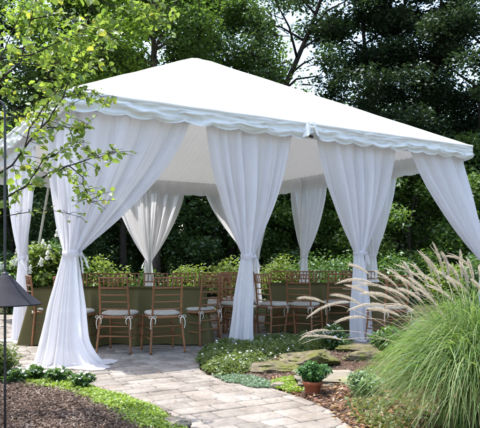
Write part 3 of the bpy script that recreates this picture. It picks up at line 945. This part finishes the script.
mh = MB(); mh.lathe([(.02,zt-.015),(.03,zt-.03),(.03,zt-.07),(.012,zt-.08)],16); mh.build('socket', M['blackmetal'], lamp, smooth=True)

# ---------------------------------------------------------------- rocks
def rock(label, px0, px1, py_base, hgt, dep, seed, m='rock', tilt=0.0, name='boulder', top_flat=.75, rz=0.0, cat='rock', group='mossy stones stepping up beside the path'):
    g0 = G(px0, py_base); g1 = G(px1, py_base); w = (g1.x-g0.x)/2; c = (g0+g1)/2 + Vector((0,dep/2,0))
    import bmesh
    bm = bmesh.new(); bmesh.ops.create_cube(bm, size=2)
    bmesh.ops.subdivide_edges(bm, edges=bm.edges[:], cuts=30, use_grid_fill=True)
    rk = random.Random(seed*7+1); planes = []
    for _ in range(16):
        nn = Vector((rk.gauss(0,1),rk.gauss(0,1),rk.gauss(0,.8))).normalized(); planes.append((nn, rk.uniform(.78,1.05)))
    for v in bm.verts:
        p = v.co.copy(); l = max(abs(p.x),abs(p.y),abs(p.z)); s = p.normalized()
        q = s.lerp(p, top_flat)
        n1 = mnoise.noise(Vector((q.x*1.2+seed*3.1,q.y*1.2,q.z*1.2))); n2 = mnoise.noise(Vector((q.x*4+seed,q.y*4,q.z*4)))
        cell = mnoise.cell(Vector((q.x*1.7+seed,q.y*1.7,q.z*2)))
        n3 = mnoise.noise(Vector((q.x*11+seed,q.y*11,q.z*11))); st = math.sin(q.z*9+2*n1+seed)*.5+.5
        for nn, dd in planes:
            e = q.dot(nn)-dd
            if e > 0: q = q-nn*e
        k = 1+.10*n1+.07*n2+.035*n3+.07*cell-.05*st**3*(1-abs(q.z))
        v.co = Vector((q.x*k*w, q.y*k*dep/2, (q.z*k*.5+.35)*hgt + tilt*q.x*hgt))
    me = bpy.data.meshes.new(name); bm.to_mesh(me); bm.free()
    for p in me.polygons: p.use_smooth = True
    me.materials.append(M[m]); o = bpy.data.objects.new(name, me); C.objects.link(o)
    o.location = (c.x,c.y,0.0); o.rotation_euler = (0,0,rz); tag(o, label, cat, group)
    return o
rock('largest mossy boulder behind the potted plant, sloping up to the right', 281, 344, 373, .21, .6, 2, tilt=.12, rz=-.15)
rock('long low mossy stone left of the potted plant under the flowering mound', 250, 303, 377, .12, .5, 5, tilt=.05, rz=.1)
rock('pale flat flagstone behind and right of the potted plant', 300, 385, 391, .11, .62, 9, m='flatrock', top_flat=.9)
rock('mossy stone step under the foot of the third tied curtain', 345, 404, 366, .16, .4, 12, rz=.05)
rock('upper mossy ledge stone close to the tent edge among the plumes', 338, 420, 357, .14, .4, 15)
rock('small pale stone beside the lime ground cover next to the path', 270, 285, 389, .05, .14, 21, m='flatrock', name='stone', group='loose garden stones')
rock('rounded pinkish grey stone at the tip of the left bed', 160, 190, 431, .07, .16, 22, m='flatrock', name='stone', group='loose garden stones')

# ---------------------------------------------------------------- potted plant
pg = G(313.5, 397)
pot = empty('flower_pot', (pg.x, pg.y+.07, .01)); tag(pot, 'small terracotta pot by the path edge in front of the flat stone', 'pot')
dP = pg.y/YD*U; rt = 9.6*dP; hp = 13.5*dP
mb = MB(); mb.lathe([(0,0),(rt*.68,0),(rt*.72,.004),(rt*.92,hp*.72),(rt*1.04,hp*.73),(rt*1.06,hp*.98),(rt*1.02,hp),(rt*.9,hp),(rt*.86,hp*.9)],32)
mb.build('body', M['terracotta'], pot, smooth=True)
mb = MB(); mb.lathe([(0,hp*.9),(rt*.87,hp*.9)],20); mb.build('soil', M['soil'], pot)
make_shrub('potted_plant', 'round dark green herb growing in the terracotta pot', (pg.x,pg.y+.07,.01+hp*.78), .30, .17, 3600, .024, M['lf_pot'], 31, cat='plant', stems=14, aspect=.7)

# ---------------------------------------------------------------- ground cover (uncountable) and small plants
def cover(name, label, polypx, h, n, size, m, seed, flowers=0, fs=.02, aspect=.55, up=.7, zbase=0.02, ragged=.3):
    rng = np.random.default_rng(seed); poly = [tuple(G(*p))[:2] for p in polypx]
    Pp = np.array(poly); x0,y0 = Pp.min(0)-.05; x1,y1 = Pp.max(0)+.05
    P = np.stack([rng.uniform(x0,x1,n*3), rng.uniform(y0,y1,n*3), np.zeros(n*3)],1)
    wob = np.array([[mnoise.noise(Vector((p[0]*5,p[1]*5,seed)))*.06, mnoise.noise(Vector((p[0]*5,p[1]*5,seed+9)))*.06] for p in P])
    Q = P.copy(); Q[:,:2] += wob
    ins = inside(Q, poly); P = P[ins]; Q = Q[ins]
    if len(P) > n: P = P[:n]; Q = Q[:n]
    d = bed_z(Q, poly, 1.0)
    lump = np.array([mnoise.noise(Vector((p[0]*4,p[1]*4,seed*2)))*.35+mnoise.noise(Vector((p[0]*11,p[1]*11,seed)))*ragged for p in P])
    zt = h*np.clip(d*3.0,0.12,1)**.55*(1+lump)
    P[:,2] = zbase*.4+zt*(rng.random(len(P))**.5)
    mb = MB(); leaves(mb, P, size, rng, up=up, aspect=aspect, jit=.5)
    if flowers:
        k = rng.choice(len(P), flowers)
        for i in k:
            flower(mb, (P[i,0],P[i,1]-.01,zbase+zt[i]+.012), fs*rng.uniform(.7,1.2), rng)
        nf = flowers*5
        mb.m = mb.m[:-nf]+[(1,1)]*nf
    o = mb.build(name, [M[m], M['flower']]); return tag(o, kind='stuff')
cover('flowering_ground_cover', '', [(199,362),(203,351),(222,346),(250,343),(300,342),(352,343),(354,352),(318,354),(290,358),(262,368),(248,376),(222,378),(203,372)], .12, 26000, .03, 'lf_cover', 41, flowers=60, fs=.020, ragged=.5)
cover('creeping_thyme', '', [(212,376),(240,375),(262,378),(276,384),(272,389),(255,388),(228,382)], .025, 7000, .016, 'lf_blue', 42)
cover('lime_moss_patch', '', [(272,388),(278,380),(292,377),(304,381),(303,393),(286,394)], .05, 7000, .018, 'lf_sedum', 43)
cover('lime_ground_cover', '', [(6,378),(40,377),(70,382),(100,390),(128,398),(158,411),(180,424),(186,440),(138,440),(106,428),(86,412),(64,401),(36,395),(8,395)], .05, 30000, .022, 'lf_sedum', 44, ragged=.45)
cover('rosette_ground_cover', '', [(345,402),(372,396),(400,396),(430,400),(470,420),(500,470),(400,470),(366,428),(352,415)], .05, 6500, .036, 'lf_rosette', 45, up=.3, ragged=.6)
cover('green_ground_cover', '', [(352,372),(390,368),(430,372),(470,390),(400,398),(372,396),(355,385)], .05, 9000, .03, 'lf_cover', 46, ragged=.5)
chips('fallen_leaves', bedR, .05, 5200, 77, .045, m='deadleaf', clip=(.3,2.2,3.4,6.0))
# a few dry leaves and specks on the paving
rng = np.random.default_rng(9); P = np.stack([rng.uniform(-3.5,2,420), rng.uniform(4,9,420), np.full(420,.008)],1); P = P[inside(P, pave_poly)]
mb = MB(); leaves(mb, P, .022, rng, up=3, aspect=.5, jit=.7); tag(mb.build('leaf_litter', M['deadleaf']), kind='stuff')

# white impatiens along the left bed
spots = [(14,388,.2,.12,'at the left end of the row'),(36,383,.19,.11,'behind the mulch left of the big curtain foot'),(58,386,.2,.12,'in front of the big curtain foot'),(82,391,.19,.11,'at the right end of the row by the path')]
for i,(px,py,w,h,l) in enumerate(spots):
    g = G(px,py)
    make_shrub('bedding_plant', 'low white flowering bedding plant '+l, (g.x,g.y,.03), w*1.25, h, 900, .035, M['lf_shrub'], 60+i, cat='plant', group='white bedding flowers in the left bed', flowers=10, fsize=.034, aspect=.6, stems=9)
g = G(3,385); make_shrub('bush', 'dark feathery bush at the left edge below the lamp shade', (g.x-.05,g.y,.0), .40, .42, 2600, .05, M['lf_cover'], 71, aspect=.3, stems=14)
g = G(364,400); make_shrub('shrub', 'small silvery green leafy plant right of the potted plant', (g.x,g.y,.01), .31, .22, 1500, .045, M['lf_silver'], 72, aspect=.4, stems=14)
g = G(335,352); make_shrub('flowering_shrub', 'bush dotted with white flowers in front of the farther table', (g.x,g.y,.0), .36, .33, 1800, .04, M['lf_shrub'], 73, stems=12, flowers=32, fsize=.055)
g = G(388,360); make_shrub('shrub', 'leafy green plant below the third tied curtain beside the grass', (g.x,g.y,.05), .45, .32, 2200, .05, M['lf_shrub'], 74, stems=12)

# ---------------------------------------------------------------- fountain grass
def fountain(name, label, base, H, R, nb, npl, seed, sector=(0,2*math.pi), wid=.0042, plume_len=.24):
    rng = np.random.default_rng(seed); rr = random.Random(seed)
    root = empty(name, base); tag(root, label, 'ornamental grass', 'clumps of fountain grass')
    K = 9
    def blades(n, wid, Rk, Hk, mi=0):
        az = rng.uniform(0,2*math.pi,n); out = (rng.random(n)**.6); hh = Hk*(.55+.5*rng.random(n))*(1-.25*out); rad = Rk*(.12+.95*out)
        b0 = rng.normal(size=(n,2))*.09
        t = np.linspace(0,1,K)
        x = rad[:,None]*(t**1.55)[None,:]
        drop = (out*.75+.1*rng.random(n))
        z = hh[:,None]*(np.sin(t*math.pi*.5)[None,:]**.85 - drop[:,None]*(t**3.2)[None,:]*.9)
        z = np.maximum(z, .01)
        w = wid*(1-t**2.2)*np.minimum(1,.5+t*3)+.0006
        ca, sa = np.cos(az)[:,None], np.sin(az)[:,None]
        sway = (rng.normal(size=n)*.22)[:,None]*(t**2)[None,:]
        px = b0[:,:1]+ca*x-sa*sway*rad[:,None]; py = b0[:,1:]+sa*x+ca*sway*rad[:,None]
        tw = rng.uniform(0,math.pi,n)[:,None]+t[None,:]*rng.uniform(-1.5,1.5,n)[:,None]
        wx = -sa*np.cos(tw)*w; wy = ca*np.cos(tw)*w; wz = np.sin(tw)*w*.6
        A_ = np.stack([px-wx,py-wy,z-wz],2); B_ = np.stack([px+wx,py+wy,z+wz],2)
        V = np.stack([A_,B_],2).reshape(-1,3)
        base_i = np.arange(n)[:,None]*K*2+np.arange(K-1)[None,:]*2
        F = np.stack([base_i,base_i+1,base_i+3,base_i+2],2).reshape(-1,4)
        return V, F
    mb = MB(); V,F = blades(nb, wid, R, H); mb.add(V,F)
    o = mb.build('blades', M['lf_grass'], root); tag(o, kind='stuff')
    mb = MB(); V,F = blades(nb//7, wid*.9, R*.95, H*.75); mb.add(V,F); o = mb.build('dry_blades', M['lf_straw'], root); tag(o, kind='stuff')
    return root
# plume prototypes: a bristly tapering foxtail along a gentle arc
def plume_mesh(seed, L):
    rng = np.random.default_rng(seed); n = 900
    t = rng.random(n); arc = lambda t: np.stack([L*t, 0*t, .22*L*t-(.22+.32*((seed*53)%10)/10)*L*t**2], 1)
    c = arc(t); d = arc(t+.02)-c; d /= np.linalg.norm(d,axis=1)[:,None]
    rad = rnd_unit(rng,n); rad -= d*np.sum(rad*d,1)[:,None]; rad /= np.linalg.norm(rad,axis=1)[:,None]
    prof = np.sin(np.clip(t*1.02+.05,0,1)*math.pi)**.5
    fl_ = .6+.45*((seed*37)%10)/10
    bl = ((.0125*prof*fl_+.003)*(.6+.8*rng.random(n)))[:,None]
    tip = c+rad*bl+d*bl*1.9
    s = np.cross(d,rad)*.0008
    V = np.stack([c-s,c+s,tip+s*.4,tip-s*.4],1).reshape(-1,3)
    mb = MB(); mb.add(V, np.arange(n*4).reshape(n,4))
    return mb
def add_plume(root, base_local, tip_dir, start, L, idx, pitch):
    """stem from the clump base to start, plume from start onwards"""
    mb = MB()
    b = Vector((base_local[0],base_local[1],.02)); s = Vector(start)
    mid = b.lerp(s,.5)+Vector((0,0,.22*(s-b).length))
    pts = []
    for i in range(9):
        f = i/8; pts.append(b*(1-f)**2+mid*2*f*(1-f)+s*f*f)
    for i in range(1,5):   # core of the plume
        t = i/4; pts.append(s+Matrix.Rotation(tip_dir,4,'Z')@(Matrix.Rotation(-pitch,4,'Y')@Vector((L*t,0,.22*L*t-.38*L*t*t))))
    mb.tube(pts,[.0017]*9+[.003,.003,.0025,.001],5); 
    pm = plume_mesh(idx, L)
    Mx = Matrix.Translation(s)@Matrix.Rotation(tip_dir,4,'Z')@Matrix.Rotation(-pitch,4,'Y')
    V = np.concatenate(pm.v); V = V@np.array(Mx.to_3x3()).T+np.array(s)
    mb.add(V, pm.f[0])
    mb.build('plume', M['plume'], root)

g1 = G(482,440)
gr1 = fountain('fountain_grass', 'big green fountain grass clump filling the lower right corner', (g1.x,g1.y,.03), 1.10, .72, 3600, 0, 81)
g2 = G(462,394)
gr2 = fountain('fountain_grass', 'second fountain grass clump behind, with plumes reaching toward the tent', (g2.x,g2.y,.03), .98, .72, 2300, 0, 82)
# plumes: (pixel of tip, pixel of plume start, depth, clump)
pl = [((302,344),(342,340),4.9,2),((297,300),(325,303),5.3,2),((307,317),(350,302),4.8,2),((300,336),(330,331),5.0,2),
      ((347,266),(370,275),5.1,2),((336,284),(372,283),5.0,2),((353,283),(392,292),4.9,2),((343,289),(378,300),5.1,2),((330,296),(362,306),4.9,2),
      ((334,322),(366,318),4.7,2),((372,276),(398,288),5.0,2),((360,296),(395,300),4.6,2),((348,310),(388,306),4.6,2),
      ((388,266),(408,290),4.9,2),((400,262),(414,290),5.0,2),((394,276),(420,296),4.6,2),((412,262),(428,288),4.8,2),((405,280),(432,300),4.5,2),((424,256),(440,284),4.9,2),
      ((418,272),(444,294),4.5,1),((430,246),(444,275),4.4,1),((440,252),(449,282),4.6,1),((437,270),(458,292),4.3,1),((447,253),(470,268),4.7,1),((456,262),(468,290),4.5,1),
      ((467,258),(474,288),4.4,1),((448,276),(470,298),4.2,1),((478,266),(482,296),4.3,1),((470,280),(488,305),4.1,1),((428,284),(456,306),4.2,1),((410,292),(440,310),4.3,1),
      ((396,290),(424,304),4.4,2),((380,286),(410,302),4.5,2),((385,304),(415,312),4.3,2),((366,312),(400,316),4.4,2),((460,250),(462,280),4.9,1),((420,250),(432,276),5.1,2),
      ((372,296),(402,306),4.9,2),((489,270),(492,300),4.4,1),((498,262),(496,292),4.6,1),((392,270),(424,282),5.2,2),((443,262),(460,284),4.9,1)]
for i,(tp_,sp,Yp,k) in enumerate(pl):
    root = gr1 if k == 1 else gr2
    bl = Vector(root.location); a = at(*sp,Yp)-bl; b = at(tp_[0],tp_[1],Yp-.12+.24*((i*7)%5)/5)-bl
    v = b-a; L = v.length; az = math.atan2(v.y,v.x); pit = math.asin(max(-1,min(1,v.z/L)))+.16
    rr = random.Random(i)
    add_plume(root, (rr.uniform(-.1,.1),rr.uniform(-.1,.1)), az, a, L, i, pit)

# ---------------------------------------------------------------- shrubs beyond the tent
def behind(px, Y): return ((px-240)*Y/YD*U, Y, -.03)
def hydrangea(label, px, Y, w, h, seed, nf):
    root = make_shrub('hydrangea', label, behind(px,Y), w, h, 3600, .11, M['lf_lime'] if seed%2 else M['lf_shrub'], seed, cat='hydrangea', group='white panicle hydrangeas behind the tent', stems=14, shape='heart')
    rng = np.random.default_rng(seed+5); rr = random.Random(seed)
    for i in range(nf):
        a = rr.uniform(0,6.28); r = math.sqrt(rr.random())*w*.45
        c = Vector((math.cos(a)*r, math.sin(a)*r-.1, h*(1.02-.45*(r/w*2)**2)*rr.uniform(.72,1.06)))
        mb = MB(); n = 90; t = rng.random(n)
        rad = .062*(1-t*.85)*np.sqrt(rng.random(n)); an = rng.random(n)*6.28
        lean = Vector((rr.uniform(-.3,.3),rr.uniform(-.3,.1),1)).normalized()
        P = np.array([tuple(c)])+np.outer(t*.19,np.array(lean))+np.stack([np.cos(an)*rad,np.sin(an)*rad,0*rad],1)
        leaves(mb, P, .034, rng, up=.1, aspect=.9)
        mb.build('flower_head', M['flower'], root)
    return root
hydrangea('tall white hydrangea left of the guy strap behind the side curtain', 36, 14.0, 1.1, 1.55, 91, 12)
hydrangea('white hydrangea between the guy strap and the nearest tied curtain', 60, 14.5, 1.2, 1.62, 92, 12)
hydrangea('low hydrangea with few flowers at the far left edge beside the lamp pole', 12, 13.7, 1.0, 1.15, 94, 6)
SH = [('lime green shrub beyond the near table, right of the big tied curtain',103,14.6,1.2,1.2,'lf_lime'),
      ('rounded lime shrub beyond the chairs, right of the narrow rear curtain',190,15.4,1.15,1.08,'lf_lime'),
      ('bright yellow green shrub left of the second tied front curtain',232,16.2,1.4,1.2,'lf_lime'),
      ('bright lime shrub just right of the second tied front curtain',280,16.4,1.3,1.2,'lf_lime'),
      ('green shrub behind the narrow curtain on the right side',318,16.0,1.4,1.35,'lf_shrub'),
      ('wide green shrub left of the third tied front curtain',345,14.8,1.3,1.3,'lf_shrub'),
      ('rounded green shrub right of the third tied front curtain',392,13.6,1.3,1.35,'lf_shrub'),
      ('small fresh green shrub showing above the grass plumes',447,13.8,1.0,1.15,'lf_lime'),
      ('green shrub at the right edge behind the corner curtain',478,14.2,1.3,1.3,'lf_shrub'),
      ('dark green shrub between the lime shrubs behind the tables',150,15.4,1.1,.9,'lf_shrub')]
for i,(l,px,Y,w,h,m) in enumerate(SH):
    make_shrub('shrub', l, behind(px,Y), w, h, 3400, .085, M[m], 110+i, group='shrubs beyond the tent', stems=16)

# ---------------------------------------------------------------- hedge-like understorey trees behind the tent
UN = [('dark bushy evergreen at the far left behind the hydrangeas',8,17.5,4.6,1.9,'lf_dark'),
      ('dark low evergreen behind the guy strap',62,18.5,4.4,1.9,'lf_ever'),
      ('dark understorey tree behind the lime shrub by the big curtain',112,19.5,4.4,2.0,'lf_ever'),
      ('dark understorey tree around the brown trunk behind the rear curtain',165,20.5,4.6,2.1,'lf_under'),
      ('spreading dark evergreen seen in the gap under the rear valance',212,19.5,4.4,2.1,'lf_ever'),
      ('dark leafy understorey tree behind the second tied curtain',262,21,4.8,2.2,'lf_under'),
      ('mid green leafy tree showing left of the narrow right side curtain',296,19.0,4.6,1.9,'lf_mid'),
      ('green understorey tree between the narrow right curtain and the third front curtain',345,20,4.6,2.1,'lf_mid'),
      ('fresh green leafy tree framed by the opening of the right front bay',412,17.5,4.4,1.7,'lf_mid'),
      ('dark bushy tree behind the far right tent corner',470,18.5,4.8,2.0,'lf_under')]
for i,(l,px,Y,H,R,m) in enumerate(UN):
    make_tree('understorey_tree', l, behind(px,Y+.8), H+.2, R, .3, 15000, .13, M[m], M['barkdark'], 200+i, tr=.07, limbs=16, sub=4, crad=(.42,.75), flat=.7, group='dark understorey trees behind the tent', up=.5)

# ---------------------------------------------------------------- tall trees
def gapcut(P):
    """let the white sky show between the two tall trees"""
    k = YD/(P[:,1]*U); px = 240+P[:,0]*k; py = HZ-(P[:,2]-CAM_H)*k
    nz = np.array([mnoise.noise(Vector((a*.06,b*.06,3.3)))+.5*mnoise.noise(Vector((a*.2,b*.2,1.3))) for a,b in zip(px,py)])
    e = ((px-305)/21)**2+((py-80)/21)**2
    return (e > 1+1.3*nz) | (np.random.default_rng(4).random(len(P)) < .17)
TR = [ # kind, label, px, Y, H, R, crown0, leaves, size, mat, lean, tr
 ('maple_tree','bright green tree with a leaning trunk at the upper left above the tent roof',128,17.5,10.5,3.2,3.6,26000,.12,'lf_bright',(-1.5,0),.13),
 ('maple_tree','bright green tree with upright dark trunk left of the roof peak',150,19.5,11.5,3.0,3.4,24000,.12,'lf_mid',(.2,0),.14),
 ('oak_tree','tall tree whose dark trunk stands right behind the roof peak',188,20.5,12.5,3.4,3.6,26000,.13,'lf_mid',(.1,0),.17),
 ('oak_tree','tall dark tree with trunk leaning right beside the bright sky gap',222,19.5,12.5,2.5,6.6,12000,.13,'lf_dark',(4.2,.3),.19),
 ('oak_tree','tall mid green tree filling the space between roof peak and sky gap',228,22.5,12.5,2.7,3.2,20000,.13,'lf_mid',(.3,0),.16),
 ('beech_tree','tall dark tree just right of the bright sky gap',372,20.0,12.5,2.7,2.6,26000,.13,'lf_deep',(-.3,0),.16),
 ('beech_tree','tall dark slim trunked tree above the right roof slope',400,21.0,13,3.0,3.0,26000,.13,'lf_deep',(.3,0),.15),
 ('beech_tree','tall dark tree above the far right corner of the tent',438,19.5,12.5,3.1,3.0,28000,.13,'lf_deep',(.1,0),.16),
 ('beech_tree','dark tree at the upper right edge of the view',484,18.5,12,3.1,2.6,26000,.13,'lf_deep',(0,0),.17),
 ('oak_tree','dark tree at the upper left edge behind the near leaves',-5,19.0,10.5,2.9,2.8,21000,.13,'lf_dark',(.2,0),.16),
 ('oak_tree','dark tree behind the near leaves, left of the leaning trunk',60,20.5,8.4,2.8,2.6,19000,.13,'lf_dark',(.1,0),.15),
 ('maple_tree','pale distant tree behind the left roof slope',95,26,12,3.6,3.2,22000,.15,'lf_bright',(.1,0),.15),
 ('oak_tree','distant tree with thin foliage under the bright sky gap',318,27,5.8,2.4,1.6,9000,.15,'lf_mid',(.1,0),.15),
]
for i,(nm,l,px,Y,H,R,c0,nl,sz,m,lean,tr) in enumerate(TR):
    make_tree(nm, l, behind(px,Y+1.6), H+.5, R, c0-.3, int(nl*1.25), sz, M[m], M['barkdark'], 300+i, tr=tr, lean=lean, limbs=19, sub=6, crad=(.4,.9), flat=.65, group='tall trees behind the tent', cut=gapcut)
# brown trunk low behind the rear curtain belongs to a tree of its own
make_tree('oak_tree','tree with a thick brown trunk seen below the rear valance', behind(157,19.2), 11.5, 2.4, 7.2, 6000, .13, M['lf_mid'], M['bark'], 350, tr=.21, limbs=12, sub=5, crad=(.5,.9), group='tall trees behind the tent')
# far wood that reads as one mass
hm = MB(); hx = np.linspace(-90,90,50); hy = np.linspace(44,80,12)
HX, HY = np.meshgrid(hx, hy)
hm.grid(np.stack([HX, HY, -.1+5.2*np.sin((HY-44)/36*math.pi*.5)*(1+.25*np.sin(HX*.11))],2))
tag(hm.build('hill', M['hill'], smooth=True), kind='structure')
rng = np.random.default_rng(500); n = 130000
Xf = rng.uniform(-24,24,n); top = 9.2+2.0*np.array([mnoise.noise(Vector((x*.35,0,3))) for x in Xf])
cz = rng.random(n)**1.25*top; P = np.stack([Xf, 31+rng.uniform(-2.5,3.5,n), cz],1)
keep = np.array([mnoise.noise(Vector((p[0]*.8,p[1]*.3,p[2]*.8))) > -.28+max(0,p[2]-5)*.09 for p in P]) & gapcut(P); P = P[keep]
mb = MB(); leaves(mb, P, .26, rng, up=.4, aspect=.6); tag(mb.build('far_wood', M['lf_dark']), kind='stuff')

# ---------------------------------------------------------------- near leafy tree reaching in from the left
def near_tree():
    Yn = 4.6
    root = empty('redbud_tree', (-3.1, Yn, -.03)); tag(root, 'near tree with yellow green leaves reaching in from the left edge', 'tree')
    off = Vector((-3.1,Yn,-.03)); rng = np.random.default_rng(900); rr = random.Random(900)
    t = MB(); P = []
    t.tube([(0,0,0),(.08,.0,.9),(.1,.05,1.6),(.18,.0,2.4),(.4,.1,3.2),(.6,.1,4.2)],[.09,.075,.065,.05,.035,.02],10)
    B = [ # pixel polylines with depth
     [(-110,215),(-40,205),(8,196),(40,178),(66,166),(92,159),(116,152)],
     [(-110,235),(-30,222),(20,213),(50,210),(80,217)],
     [(-110,205),(-30,190),(12,165),(40,130),(62,98),(75,70),(98,45)],
     [(20,158),(30,128),(44,108),(60,88),(85,72),(104,60)],
     [(-90,160),(-30,120),(0,60),(14,30),(30,-8)],
     [(-80,150),(-20,100),(20,62),(30,20),(42,-20)],
     [(40,130),(50,95),(56,60),(60,40)],
     [(-60,120),(0,95),(30,88),(60,92),(86,98)],
     [(30,20),(60,14),(90,26),(112,36)],
     [(42,-20),(80,-14),(110,6),(140,14),(160,20)],
     [(62,98),(80,88),(96,92),(108,104)],
     [(0,60),(30,55),(54,44),(74,36),(92,10)],
     [(-60,190),(-10,150),(10,118),(30,112),(44,118)],
     [(70,166),(82,178),(88,196),(92,202)],
     [(44,128),(62,126),(80,128),(94,128)],
     [(80,-14),(98,-26),(130,-10),(150,2),(170,8)],
     [(20,62),(46,66),(66,60),(84,50),(110,52)],
     [(8,196),(26,186),(44,160),(60,150),(76,140)],
    ]
    for bi, pts in enumerate(B):
        Yb = Yn + .35*math.sin(bi*2.1)
        w = [at(px,py,Yb+.12*math.sin(k+bi))-off for k,(px,py) in enumerate(pts)]
        # smooth the polyline
        sm = []
        for k in range(len(w)-1):
            for f in (0,.33,.66): sm.append(w[k].lerp(w[k+1],f)+Vector((rr.uniform(-1,1),rr.uniform(-1,1),rr.uniform(-1,1)))*.008)
        sm.append(w[-1])
        r0 = .0085 if bi in (0,2,4,5) else .005
        t.tube(sm,[r0*(1-.75*k/len(sm)) for k in range(len(sm))],6)
        tot = len(sm)
        for k in range(2,tot):
            dens = 2 if bi in (2,3,10,14,17) else 3
            for q in range(dens):
                s = sm[k]; a = Vector((rr.uniform(-1,1),rr.uniform(-1,1),rr.uniform(-.7,.6))).normalized()
                L = rr.uniform(.05,.2)*(1 if bi != 1 else .5)
                e = s+a*L
                t.tube([s,s.lerp(e,.5)+Vector((0,0,.01)),e],[.0022,.0018,.001],4,cap=False)
                m = rr.randint(2,5) if bi != 1 else rr.randint(0,1)
                for z in range(m): P.append(tuple(s.lerp(e,rr.uniform(.4,1))+Vector((rr.gauss(0,.015),rr.gauss(0,.015),rr.gauss(0,.015)))))
    t.build('trunk', M['barkdark'], root, smooth=True)
    P = np.array(P)
    # crown above and left, outside the picture, so the branch belongs to a whole tree
    c = rng.normal(size=(1500,3))*np.array([.8,.7,.7])+np.array([.1,.2,3.6])
    c = c[c[:,0] < .55]
    mb = MB(); leaves(mb, np.concatenate([P,c]), .044, rng, up=.35, aspect=.8, droop=.7, shape='heart', jit=.4)
    mb.build('crown', M['lf_near'], root)
near_tree()
